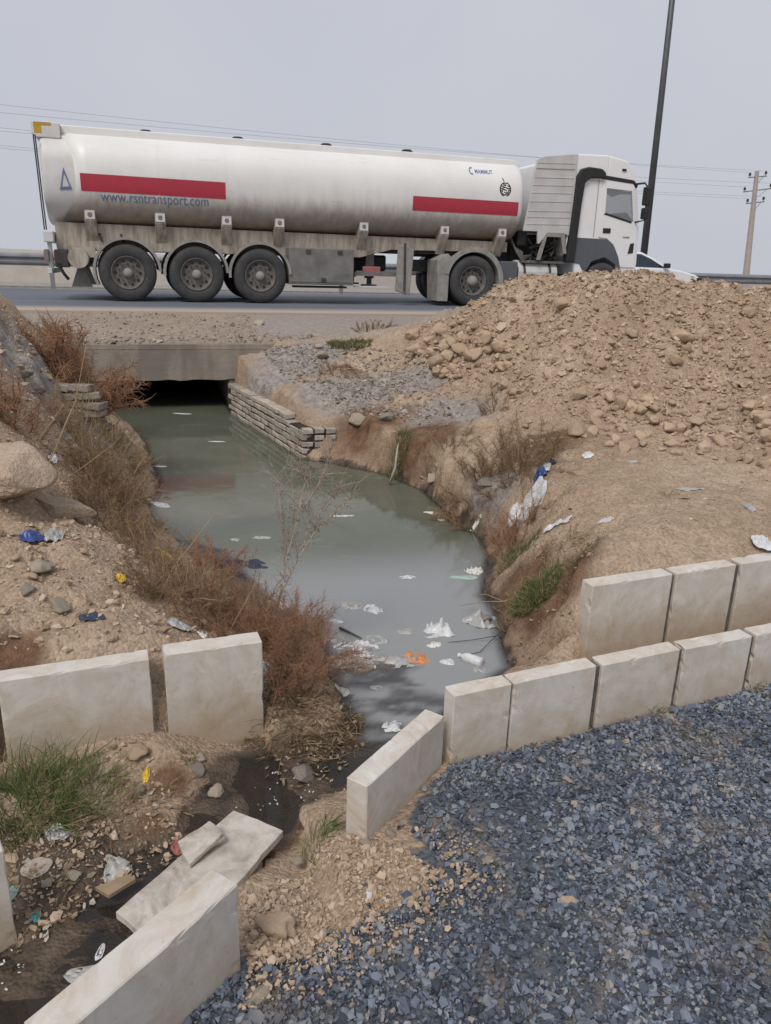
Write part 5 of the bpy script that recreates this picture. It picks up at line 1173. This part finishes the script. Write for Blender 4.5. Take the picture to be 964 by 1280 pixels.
shrub('dry_shrub', 648, 590, .62, .34, 'orange brown dry shrub on the plateau edge near the blue wrapper', sw_, bn, 40, 2600, .0022, curl=.2)
shrub('dry_shrub', 592, 628, .55, .24, 'dark brown shrub overhanging the water at the far bank', bn, bn, 36, 2300, .0022, lean=(-.35, -.1), droop=.1)
shrub('dry_shrub', 645, 668, .42, .2, 'brown shrub under the white plastic sheet', bn, rd, 34, 1700, .0019, lean=(-.3, 0), droop=.06)
shrub('dry_shrub', 560, 560, .5, .16, 'thin grey brown scrub at the lip of the eroded bank', bn, bn, 26, 900, .0022)
shrub('dry_shrub', 625, 505, .5, .16, 'sparse dark scrub at the foot of the mound', bn, bn, 20, 700, .0025)
shrub('dry_shrub', 465, 412, .9, .16, 'low brown scrub on the shoulder beside the green patch', bn, bn, 30, 900, .0035)
shrub('dry_shrub', 420, 466, .7, .12, 'flat rust brown scrub on the grey plateau', bn, rd, 26, 800, .003)
shrub('dry_grass', 645, 770, .22, .10, 'small brown dry grass tuft at the muddy bank by the twigs', sw_, bn, 24, 700, .0014, cat='dry grass')
shrub('dry_grass', 690, 690, .36, .10, 'sparse dry grass on the bank above the green tuft', sw_, bn, 30, 700, .0015, cat='dry grass')
shrub('dry_grass', 560, 950, .07, .07, 'dry weed in the joint of the angled kerb', sw_, bn, 16, 260, .0010, cat='dry grass')
shrub('dry_grass', 210, 985, .34, .07, 'flattened dry grass on the orange wet soil', sw_, sw_, 50, 700, .0010, cat='dry grass', spread=2.2)
shrub('dry_grass', 130, 1020, .40, .10, 'dry straw mixed in beside the green grass clump', sw_, bn, 60, 1100, .0010, cat='dry grass', spread=2)
shrub('dry_grass', 60, 1120, .22, .05, 'dry straw around the litter at the creek bend', sw_, bn, 40, 500, .0009, cat='dry grass', spread=2.4)
shrub('dry_grass', 118, 605, .5, .26, 'tan brown brush right of the boulder', sw_, bn, 46, 1700, .0020, cat='dry grass')
shrub('dry_grass', 155, 655, .40, .20, 'brown brush between boulder and the white film', sw_, bn, 40, 1300, .0019, cat='dry grass', lean=(.2, 0))
shrub('dry_grass', 200, 738, .40, .18, 'brown brush next to the bent pale stalk', sw_, bn, 40, 1500, .0016, cat='dry grass')
shrub('dry_grass', 262, 752, .42, .20, 'straw coloured brush under the arching yellow stalk', sw_, bn, 40, 1500, .0015, cat='dry grass')
shrub('dry_shrub', 335, 812, .34, .2, 'rusty shrub touching the upright kerb corner', bn, rd, 36, 1700, .0014)
# mat of dead straw in front of the reddest shrub
pm = ground(382, 900); root = empty('straw_mat', pm); tag(root, 'matted dead straw and twigs heaped beside the upright kerb', 'straw')
N = 1000; a = rng.uniform(0, 6.283, N); rr = np.sqrt(rng.random(N))*(1+.45*fbm(np.column_stack([np.cos(a)*1.5+4, np.sin(a)*1.5, a*0]), 3)); b0 = np.column_stack([np.cos(a)*rr*.21, np.sin(a)*rr*.19, np.zeros(N)])
b0[:, 2] = np.maximum(HF(pm[0]+b0[:, 0], pm[1]+b0[:, 1]), WZ)-pm[2]+rng.uniform(0, .018, N)*np.clip(1-rr**2, 0, 1)
d = np.column_stack([rng.normal(size=N)+.25, rng.normal(size=N)-.2, rng.normal(size=N)*.22]); d /= np.linalg.norm(d, axis=1)[:, None]
V, f = strands(grow(b0, d, rng.uniform(.02, .10, N), 4, .3, .05), np.linspace(.0012, .0006, 4)[None]*rng.uniform(.6, 1.3, (N, 1)), 3); tag(link('straws', mesh_np('straws', V, f), MT['deadtwig'], root), kind='stuff')
V, f = strands(grow(b0[:140]+np.array([0, 0, .008]), d[:140], rng.uniform(.04, .15, 140), 4, .2, .05), np.linspace(.0014, .0006, 4)[None]*np.ones((140, 1)), 3); tag(link('pale_straws', mesh_np('pale_straws', V, f), MT['straw'], root), kind='stuff')
nl = 160; k_ = rng.integers(0, N, nl); lp_ = b0[k_]+np.column_stack([rng.normal(size=(nl, 2))*.01, rng.uniform(.0, .022, nl)])
V = (lp_[:, None, :]+np.einsum('nij,vj->nvi', np.linalg.qr(rng.normal(size=(nl, 3, 3)))[0], np.array([[-1, -.5, 0], [0, -.6, .15], [1, 0, .05], [0, .6, .1], [-.8, .4, -.1]]))*rng.uniform(.004, .011, (nl, 1, 1))).reshape(-1, 3)
ff = (np.array([[0, 1, 4], [1, 3, 4], [1, 2, 3]])[None]+(np.arange(nl)*5)[:, None, None]).reshape(-1, 3)
tag(link('leaf_scraps', mesh_np('leaf_scraps', V, ff, False), MT['brownfilm'], root), kind='stuff')
# bare branching bush over the water
def bare_bush():
    p = ground(338, 800); root = empty('bare_bush', p); tag(root, 'tall bare pale branches standing out before the green water', 'bush')
    Yb = p[1]
    def q(x, y, dy=0.): return np.array(PY(x, y, Yb+dy))-p
    mains = [[(335, 800), (350, 740), (358, 700), (372, 650), (382, 600), (378, 590), (372, 555)], [(338, 800), (352, 740), (372, 700), (392, 668), (412, 648), (432, 630), (442, 615)], [(372, 700), (368, 660), (366, 620), (364, 575)],
             [(376, 640), (396, 610), (408, 585), (414, 560)], [(392, 668), (400, 640), (420, 612), (428, 600)], [(356, 705), (352, 650), (348, 600)], [(358, 690), (354, 640), (350, 605), (344, 590)], [(380, 685), (388, 640), (384, 600)]]
    mb = MB(); allp = []
    for k, mn in enumerate(mains):
        dy = [0, .05, .1, -.05, .08, -.1, .02, .12][k]; pts = [q(x, y, dy*i/len(mn)) for i, (x, y) in enumerate(mn)]
        if k in (2, 3, 4, 5, 6, 7): pts[0] = q(*mn[0], 0.03)
        mb.tube(pts, .0046 if k < 2 else .003, 5, .0015); allp += [(pts[i]*(1-t)+pts[i+1]*t, pts[i+1]-pts[i]) for i in range(1 if k < 2 else 0, len(pts)-1) for t in (.1, .3, .5, .7, .9)]
    mb.build('branches', MT['paletwig'], root)
    n = 420; si = rng.integers(0, len(allp), n); bp = np.array([allp[i][0] for i in si]); dr_ = np.array([allp[i][1]/np.linalg.norm(allp[i][1]) for i in si])
    dd = dr_*.8+rng.normal(size=(n, 3))*.6; dd /= np.linalg.norm(dd, axis=1)[:, None]
    V, f = strands(grow(bp, dd, rng.uniform(.03, .13, n), 4, .2, -.02), np.linspace(.0011, .0005, 4)[None]*np.ones((n, 1)), 3); tag(link('twigs', mesh_np('twigs', V, f), MT['paletwig'], root), kind='stuff')
    n = 500; si = rng.integers(0, len(allp), n); bp = np.array([allp[i][0] for i in si])+rng.normal(size=(n, 3))*.012
    dd = rng.normal(size=(n, 3)); dd /= np.linalg.norm(dd, axis=1)[:, None]; V, f = strands(grow(bp, dd, rng.uniform(.008, .02, n), 3, .3, 0), np.array([[.0008, .002, .0006]])*np.ones((n, 1)), 3); tag(link('seed_husks', mesh_np('seed_husks', V, f), MT['browntwig'], root), kind='stuff')
bare_bush()
# single reed stalks
for (pts, w_, lab) in [([(45, 610), (70, 560), (95, 500), (108, 430)], .0032, 'tall dry reed stalk rising in front of the culvert lintel'), ([(28, 590), (52, 545), (80, 505)], .003, 'dry reed stalk slanting up from behind the boulder'), ([(50, 595), (75, 545), (90, 510)], .003, 'dry reed stalk slanting before the stacked stones'),
    ([(74, 600), (112, 578), (145, 553)], .0034, 'pale reed lying across the tan brush'), ([(196, 752), (216, 710), (240, 680), (268, 642)], .003, 'pale bent stalk leaning over the red shrubs'), ([(222, 705), (245, 708), (260, 712), (275, 745), (300, 765)], .0022, 'yellow stalk arching beside the bent pale stalk'), ([(262, 708), (290, 706), (300, 725), (306, 742)], .002, 'thin yellow hoop stalk near the dark blue cloth'),
    ([(270, 815), (300, 765), (325, 720)], .0016, 'thin grey stalk rising behind the upright kerb'), ([(100, 560), (108, 500), (112, 470)], .0022, 'thin reed next to the stacked stones')]:
    b = ground(*pts[0]); mb = MB(); y0 = b[1]
    mb.tube([b+np.array([0, 0, -.02])]+[PY(x, y, y0+.05*i) for i, (x, y) in enumerate(pts)][1:], w_, 6, w_*.4)
    o = mb.build('reed_stalk', MT['straw'], smooth=True); tag(o, lab, 'reed')
# twigs lying over the water by the right bank
def twig(name, segs, m, lab, r0_=.004):
    mb = MB()
    for sg in segs: mb.tube([P(x, y, z) for x, y, z in sg], r0_ if sg is segs[0] else r0_*.7, 5, r0_*.4)
    return tag(mb.build(name, m, smooth=True), lab, 'twig')
twig('twig', [[(655, 742, .05), (630, 752, 0), (605, 752, -.03), (575, 757, -.06)], [(630, 752, 0), (608, 743, .01), (590, 744, .0)], [(640, 748, .01), (632, 741, .04)]], MT['straw'], 'pale forked twig reaching from the bank over the water')
twig('twig', [[(650, 770, -.02), (620, 795, -.07), (590, 800, -.09), (560, 803, -.1)], [(620, 795, -.07), (600, 815, -.095), (585, 818, -.1)], [(630, 785, -.05), (618, 765, -.04), (612, 750, 0)]], MT['darkmetal'], 'dark wet branch lying in the water by the muddy bank', .003)
twig('twig', [[(487, 605, -.09), (494, 585, .05), (497, 560, .16), (500, 548, .2)]], MT['paletwig'], 'pale bare root hanging down the eroded bank', .012)
twig('twig', [[(425, 785, -.09), (440, 792, -.085), (452, 798, -.08)]], MT['darkmetal'], 'short black stick floating among the grey bags', .008)
# green grass
def grass(px, py, w, h, n, label, m=MT['grass'], rr_=.0016, lean=(0, 0), name='grass_tuft'):
    p = ground(px, py); root = empty(name, p); tag(root, label, 'grass')
    a = rng.uniform(0, 6.283, n); q = np.sqrt(rng.random(n))*w/2; b0 = np.column_stack([np.cos(a)*q, np.sin(a)*q, np.zeros(n)]); b0[:, 2] = HF(p[0]+b0[:, 0], p[1]+b0[:, 1])-p[2]-.004
    d = np.column_stack([np.cos(a)*q/w*1.3+rng.normal(size=n)*.3+lean[0], np.sin(a)*q/w*1.3+rng.normal(size=n)*.3+lean[1], np.ones(n)]); d /= np.linalg.norm(d, axis=1)[:, None]
    C_ = grow(b0, d, h*rng.uniform(.35, 1.15, n), 6, .14, .17); V, f = strands(C_, np.array([[.8, 1, .95, .8, .5, .08]])*rr_*rng.uniform(.7, 1.2, (n, 1)), 4, .25)
    tag(link('blades', mesh_np('blades', V, f), m, root), kind='stuff')
    k = n//3; V, f = strands(C_[:k]+rng.normal(size=(k, 1, 3))*.01, np.array([[.8, 1, .95, .8, .5, .08]])*rr_*.7*np.ones((k, 1)), 4, .25); tag(link('dry_blades', mesh_np('dry_blades', V, f), MT['straw'], root), kind='stuff'); return root
grass(30, 1010, .28, .17, 430, 'big green grass clump in front of the long kerb block', rr_=.0019)
grass(92, 990, .24, .15, 200, 'smaller green grass tuft touching the long kerb block', rr_=.0017)
grass(672, 742, .20, .075, 1300, 'bright green grass tuft on the muddy bank', rr_=.0016)
grass(650, 690, .2, .07, 500, 'green grass under the white plastic sheet', MT['greygrass'], .0015)
grass(400, 1042, .10, .075, 110, 'sparse green blades at the tip of the slab by the angled kerb', rr_=.0012, lean=(.3, .3))
grass(236, 948, .05, .05, 60, 'tiny grass sprout at the foot of the upright kerb', MT['greygrass'], .0011)
grass(500, 572, .16, .10, 260, 'dark green tuft hanging on the eroded bank', rr_=.0024)
grass(437, 432, .5, .07, 900, 'flat green patch on the road shoulder', MT['greygrass'], .005)
grass(820, 890, .06, .07, 40, 'thin grass sprout at the foot of the wide black joint', MT['greygrass'], .001)
grass(872, 868, .12, .03, 120, 'short grass along the foot of the fourth gravel row kerb', MT['greygrass'], .0012)
grass(936, 850, .09, .06, 110, 'grass sprout at the last joint of the gravel row', MT['greygrass'], .0011)
grass(866, 918, .14, .03, 240, 'dull green weed patch in the gravel near the beige pebble', MT['greygrass'], .0012)
grass(788, 950, .12, .02, 160, 'faint green weed patch beside the dead leaf on the gravel', MT['greygrass'], .0012)
grass(722, 700, .22, .05, 260, 'olive weeds above the end of the tall kerb row', MT['greygrass'], .0012)

# ------------------------------------------------------------------ litter
def sheet(name, px, py, wpx, hpx, m, label, cat, amp=.35, lift=.0, seed=None, wet=False, rot=None, tall=.0, n=22, z=None):
    """crumpled film: a folded grid with real thickness"""
    p = ground(px, py) if z is None else P(px, py, z); dist = float((p-CAM)@fw); k_w = 1.22 if abs(p[2]-WZ) < .006 else 1.; w = wpx*k_w*dist/F; dep = hpx*k_w*dist/F*1.5; s = seed if seed is not None else px*7+py
    u, v = np.meshgrid(np.linspace(-1, 1, n), np.linspace(-1, 1, n)); u = u.ravel(); v = v.ravel()
    du = u*np.sqrt(1-v*v/2); dv = v*np.sqrt(1-u*u/2); rr = np.hypot(du, dv); th = np.arctan2(dv, du)
    lob = 1+.34*fbm(np.column_stack([np.cos(th)*.9+s*.37, np.sin(th)*.9-s*.21, rr*0]), 2)
    q = np.column_stack([du*1.3+s*.13, dv*1.3-s*.29, np.zeros_like(u)])
    x = du*w/2*lob; y = dv*dep/2*lob; size = min(w, dep)
    rid = (1-np.abs(fbm(q*1.5+11, 2)))**2*.8+.16*(1-np.abs(vnoise(q*3.6+2)))**2+.05*fbm(q*6, 2)
    zz_ = (rid-.35)*size*amp*np.clip(1.15-rr**2, .02, 1)+tall*np.exp(-((du-.15)**2*7+(dv-.1)**2*3))*size*(.85+.2*rid)
    if abs(p[2]-WZ) < .006: lift = lift-.05*size*amp-.002
    gz_ = np.maximum(HF(p[0]+x, p[1]+y), WZ) if z is None else np.full_like(x, z)
    V = np.column_stack([x, y, gz_-p[2]+np.maximum(zz_, -.003)+.003+lift])
    ix = np.arange(n*n).reshape(n, n); f = np.stack([ix[:-1, :-1].ravel(), ix[:-1, 1:].ravel(), ix[1:, 1:].ravel(), ix[1:, :-1].ravel()], 1)
    o = link(name, mesh_np(name, V, f), m, None, p); so_ = o.modifiers.new('t', 'SOLIDIFY'); so_.thickness = .0016; so_.offset = 0
    return tag(o, label, cat)
def bottle(name, px, py, lpx, ang, m, label, rad=.03):
    p = ground(px, py); dist = float((p-CAM)@fw); L = lpx*dist/F; r = min(rad, L*.2)
    mb = MB().lathe([(0, 0), (r*.8, 0), (r, L*.05), (r*.94, L*.25), (r, L*.3), (r*.92, L*.5), (r, L*.6), (r*.8, L*.75), (r*.35, L*.88), (r*.35, L), (0, L)], 16)
    root = empty(name, (p[0], p[1], p[2]+r*.35)); root.rotation_euler = (0, .0, ang); tag(root, label, 'bottle')
    b = mb.build('bottle_body', m, root, smooth=True, loc=(0, -L/2, 0)); MB().lathe([(0, L*.93), (r*.42, L*.93), (r*.42, L*1.01), (0, L*1.01)], 12).build('cap', MT['foam'], root, loc=(0, -L/2, 0)); return root
F_, DF, BF, PF = MT['film'], MT['dirtyfilm'], MT['bluefilm'], MT['paper']
sheet('plastic_bag', 547, 787, 34, 24, F_, 'white plastic bag standing up in the open water', 'bag', .4, tall=.35)
sheet('foam_piece', 596, 715, 20, 12, MT['foam'], 'white foam piece floating near the forked twig', 'foam', .6)
sheet('plastic_film', 580, 722, 28, 8, MT['greenf'], 'pale green film floating beside the white foam piece', 'film', .08)
sheet('plastic_film', 510, 722, 20, 8, F_, 'thin white scrap floating alone in the middle of the pond', 'film', .3)
sheet('plastic_bag', 466, 763, 26, 14, F_, 'swollen white bag floating right of another grey bag', 'bag', .55)
sheet('plastic_bag', 440, 758, 26, 12, DF, 'wrinkled grey bag touching the swollen white bag', 'bag', .45)
sheet('plastic_bag', 448, 812, 44, 22, F_, 'long white bag among floating rubbish near the red shrub', 'bag', .5)
sheet('plastic_bag', 434, 828, 44, 16, DF, 'dirty grey bag under the long white bag', 'bag', .5)
sheet('plastic_bag', 491, 826, 40, 16, DF, 'grey crumpled bag next to the orange wrapper', 'bag', .4)
sheet('orange_wrapper', 523, 823, 24, 18, MT['orange'], 'bright orange wrapper floating in the pond', 'wrapper', .35)
bottle('plastic_bottle', 588, 826, 34, R(55), F_, 'white plastic bottle floating before the kerb row')
sheet('plastic_film', 600, 838, 16, 10, DF, 'small grey scrap beside the floating bottle', 'film', .4)
sheet('plastic_bag', 600, 776, 30, 26, DF, 'crumpled grey bag caught in dark twigs at the bank', 'bag', .6, tall=.3)
sheet('foam_piece', 543, 806, 14, 8, MT['foam'], 'little foam scrap below the standing white bag', 'foam', .5)
sheet('plastic_film', 420, 777, 14, 6, F_, 'tiny white scrap by the short black stick', 'film', .3)
sheet('plastic_bag', 488, 909, 22, 16, F_, 'white crumpled film in the shallows behind the angled kerb', 'bag', .5)
sheet('foam_piece', 540, 641, 14, 5, MT['foam'], 'white foam scrap floating below the eroded bank', 'foam', .3)
sheet('foam_piece', 593, 658, 12, 5, MT['foam'], 'white foam scrap at the dark brown overhanging shrub', 'foam', .3)
sheet('foam_piece', 552, 650, 8, 4, MT['foam'], 'tiniest foam speck between two floating scraps', 'foam', .3)
sheet('plastic_film', 226, 517, 20, 3, F_, 'white scum streak floating at the culvert opening', 'scum', .12)
sheet('plastic_film', 272, 552, 16, 3, F_, 'white scum streak floating along the brick wall', 'scum', .12)
sheet('plastic_film', 193, 630, 26, 7, F_, 'white film at the water edge by the tan brush', 'film', .2)
sheet('plastic_film', 205, 633, 14, 5, F_, 'small white scrap beyond the film at the brush', 'film', .2)
sheet('plastic_film', 200, 583, 14, 3, F_, 'faint white scum beside the pale yellow tuft', 'scum', .1)
sheet('plastic_film', 428, 645, 22, 4, F_, 'white wavy strip floating behind the bare branches', 'film', .2)
sheet('plastic_film', 326, 672, 16, 6, DF, 'grey scrap floating above the dark blue cloth', 'film', .3)
sheet('plastic_film', 294, 675, 10, 5, DF, 'small grey scrap at the low red shrub', 'film', .3)
sheet('dark_cloth', 311, 705, 52, 16, MT['darkfilm'], 'dark blue cloth lying half in the water', 'cloth', .35)
sheet('plastic_film', 345, 757, 26, 16, DF, 'dirty white film snagged at the tip of the bank', 'film', .5)
sheet('plastic_bag', 352, 775, 18, 12, DF, 'grey film under the bare branches', 'film', .4)
sheet('plastic_bag', 470, 800, 26, 12, DF, 'half sunk grey film in the middle of the floating rubbish', 'bag', .4)
sheet('plastic_bag', 410, 800, 22, 12, DF, 'half sunk film against the reddest shrub', 'bag', .4)
sheet('plastic_film', 505, 790, 18, 10, DF, 'faint grey film left of the standing white bag', 'film', .25)
bottle('plastic_bottle', 455, 838, 30, R(-70), MT['dirtyfilm'], 'dirty clear bottle at the rim of the floating rubbish')
sheet('plastic_film', 560, 828, 14, 8, F_, 'small white scrap between bottle and orange wrapper', 'film', .3)
sheet('plastic_film', 470, 860, 12, 6, DF, 'small grey scrap in the dark shallows', 'film', .3)
# banks
sheet('plastic_sheet', 660, 642, 52, 28, MT['clear'], 'torn white plastic sheet draped on the dry shrub', 'sheet', .35, lift=.02)
sheet('plastic_sheet', 698, 656, 36, 9, MT['clear'], 'grey plastic strip trailing from the torn white sheet', 'sheet', .4, lift=.01)
sheet('blue_wrapper', 676, 597, 14, 16, BF, 'dark blue wrapper crumpled at the plateau edge', 'wrapper', .5, lift=.02)
sheet('blue_wrapper', 687, 578, 16, 12, MT['darkfilm'], 'blue black scrap next to the dark blue wrapper', 'wrapper', .5, lift=.01)
sheet('plastic_film', 682, 586, 12, 16, F_, 'white film strip between the two blue scraps', 'film', .5, lift=.015)
sheet('plastic_film', 735, 569, 16, 10, F_, 'white scrap on the plateau above the blue wrapper', 'film', .4)
sheet('plastic_film', 757, 652, 18, 16, MT['clear'], 'clear grey film lying on the bare plateau', 'film', .25)
sheet('brown_sheet', 840, 622, 42, 16, MT['brownfilm'], 'brown curled sheet on the bare plateau', 'sheet', .5)
sheet('plastic_film', 862, 612, 36, 7, DF, 'pale film beyond the brown curled sheet', 'film', .15)
sheet('plastic_film', 936, 634, 14, 16, DF, 'grey green scrap near the mound foot', 'film', .4)
sheet('paper_scrap', 953, 684, 24, 16, F_, 'white scrap behind the tall kerb row', 'paper', .5, lift=.02)
sheet('plastic_film', 793, 577, 14, 6, DF, 'small pale scrap beyond the plateau centre', 'film', .3)
sheet('blue_wrapper', 42, 674, 24, 18, BF, 'blue wrapper with pale inside below the big boulder', 'wrapper', .55, lift=.01)
sheet('foil_wrapper', 70, 674, 20, 22, DF, 'silver grey wrapper beside the blue wrapper below the boulder', 'wrapper', .7, lift=.01)
sheet('wet_patch', 117, 774, 34, 13, MT['darkfilm'], 'dark blue grey wet patch on the loose dirt bank', 'bag', .15)  # crumpled sheet standing for a dark wet patch of the dirt
sheet('yellow_wrapper', 203, 706, 18, 16, MT['yellowf'], 'yellow orange wrapper caught in the dry brush', 'wrapper', .5, lift=.07)
sheet('yellow_scrap', 153, 730, 12, 8, MT['yellowf'], 'small yellow scrap at the foot of the dry brush', 'wrapper', .5, lift=.02)
sheet('white_scrap', 68, 579, 7, 16, F_, 'white upright scrap at the side of the big boulder', 'film', .6, lift=.02, tall=.5)
sheet('plastic_film', 197, 842, 11, 12, F_, 'white film stuffed in the gap between the two kerbs', 'film', .7, z=.10)
sheet('plastic_film', 225, 785, 30, 14, DF, 'pale torn sack behind the upright kerb', 'sack', .5, lift=.01)
sheet('foam_piece', 255, 795, 22, 10, MT['foam'], 'white lump behind the upright kerb top', 'foam', .5, lift=.0)
sheet('yellow_debris', 283, 411, 28, 5, MT['yellowf'], 'yellow brown debris on the road shoulder over the lintel', 'debris', .5)
sheet('white_scrap', 332, 858, 9, 14, F_, 'pale scrap hanging beside the upright kerb edge', 'film', .4, lift=.09)
# foreground
sheet('yellow_wrapper', 183, 969, 9, 16, MT['yellowf'], 'yellow orange wrapper standing in the wet soil before the kerbs', 'wrapper', .6, tall=.4)
sheet('paper_cup', 72, 1044, 24, 20, F_, 'crushed white cup below the green grass clump', 'cup', .7, tall=.3)
sheet('paper_strip', 45, 1086, 30, 20, PF, 'beige paper strip in the litter by the creek', 'paper', .3)
sheet('grey_cardboard', 145, 1085, 36, 20, DF, 'soaked grey cardboard beside the slab', 'cardboard', .25)
sheet('red_cloth', 226, 1062, 22, 16, MT['redcloth'], 'faded red and white rag at the broken tile', 'rag', .7, lift=.012)
sheet('teal_scrap', 44, 1146, 11, 10, MT['teal'], 'small teal wrapper at the creek edge', 'wrapper', .5)
sheet('plastic_bag', 10, 1125, 20, 24, MT['greenf'], 'pale green bag against the creek end kerb', 'bag', .5)
sheet('grey_film', 105, 1218, 34, 14, DF, 'grey blue film in the black creek beside the long kerb', 'film', .3)
sheet('white_scrap', 125, 1190, 7, 12, F_, 'white scrap standing in the black creek', 'film', .6)
sheet('paper_scrap', 427, 876, 16, 10, DF, 'grey white scrap on the straw mat', 'paper', .2, lift=.04)
sheet('dead_leaf', 815, 957, 30, 16, MT['paper'], 'curled beige dead leaf on the gravel', 'leaf', .4)
sheet('dead_leaf', 915, 985, 20, 10, MT['paper'], 'small beige leaf next to the yellowish flat stone', 'leaf', .3)
sheet('white_scrap', 240, 1262, 8, 14, F_, 'white stick-like scrap on the gravel beside the long kerb', 'film', .3)
sheet('white_scrap', 460, 1122, 9, 10, F_, 'tiny white scrap at the dirt and gravel edge', 'film', .3)

# leaf and paper flakes trodden into the wet ground
def flakes(name, pg, n, z0, size, m, label):
    q = np.array([P(*c, z0)[:2] for c in sample_px(pg, n)]); h = np.maximum(HF(q[:, 0], q[:, 1]), WZ); pos = np.column_stack([q, h+.004])
    nr = rng.normal(size=(n, 3))*np.array([.45, .45, 0])+np.array([0, 0, 1]); nr /= np.linalg.norm(nr, axis=1)[:, None]; t1 = np.cross(nr, rng.normal(size=(n, 3))); t1 /= np.linalg.norm(t1, axis=1)[:, None]; t2 = np.cross(nr, t1)
    sh = np.array([[-1, -.3], [-.2, -.55], [1, -.1], [.4, .5], [-.7, .45]]); sc = rng.uniform(.5, 1.6, n)*size; cu = np.array([.3, 0, .35, 0, .2])
    V = pos[:, None, :]+sc[:, None, None]*((sh[None, :, :1]*t1[:, None, :]+sh[None, :, 1:]*t2[:, None, :]*rng.uniform(.6, 1.3, (n, 1, 1)))+nr[:, None, :]*cu[None, :, None])
    f = (np.array([[0, 1, 4], [1, 3, 4], [1, 2, 3]])[None]+(np.arange(n)*5)[:, None, None]).reshape(-1, 3)
    o = link(name, mesh_np(name, V.reshape(-1, 3), f, False), m); sm_ = o.modifiers.new('t', 'SOLIDIFY'); sm_.thickness = .001; tag(o, label, 'leaf litter', kind='stuff')
LOWL = [(0, 1010), (110, 960), (190, 930), (225, 1000), (215, 1060), (130, 1100), (20, 1180)]
flakes('leaf_litter', LOWL, 170, -.04, .010, MT['brownfilm'], 'brown leaf litter trodden into the wet ground by the grass')
flakes('paper_litter', LOWL, 45, -.04, .011, MT['paper'], 'beige paper bits trodden into the wet ground by the grass')
flakes('leaf_litter', [(330, 870), (400, 855), (455, 930), (400, 985), (330, 970)], 130, -.07, .009, MT['brownfilm'], 'brown leaf litter around the straw mat beside the upright kerb')
flakes('leaf_litter', [(640, 690), (720, 680), (735, 760), (700, 815), (640, 800)], 120, .1, .010, MT['brownfilm'], 'brown leaf litter on the muddy bank by the green tuft')
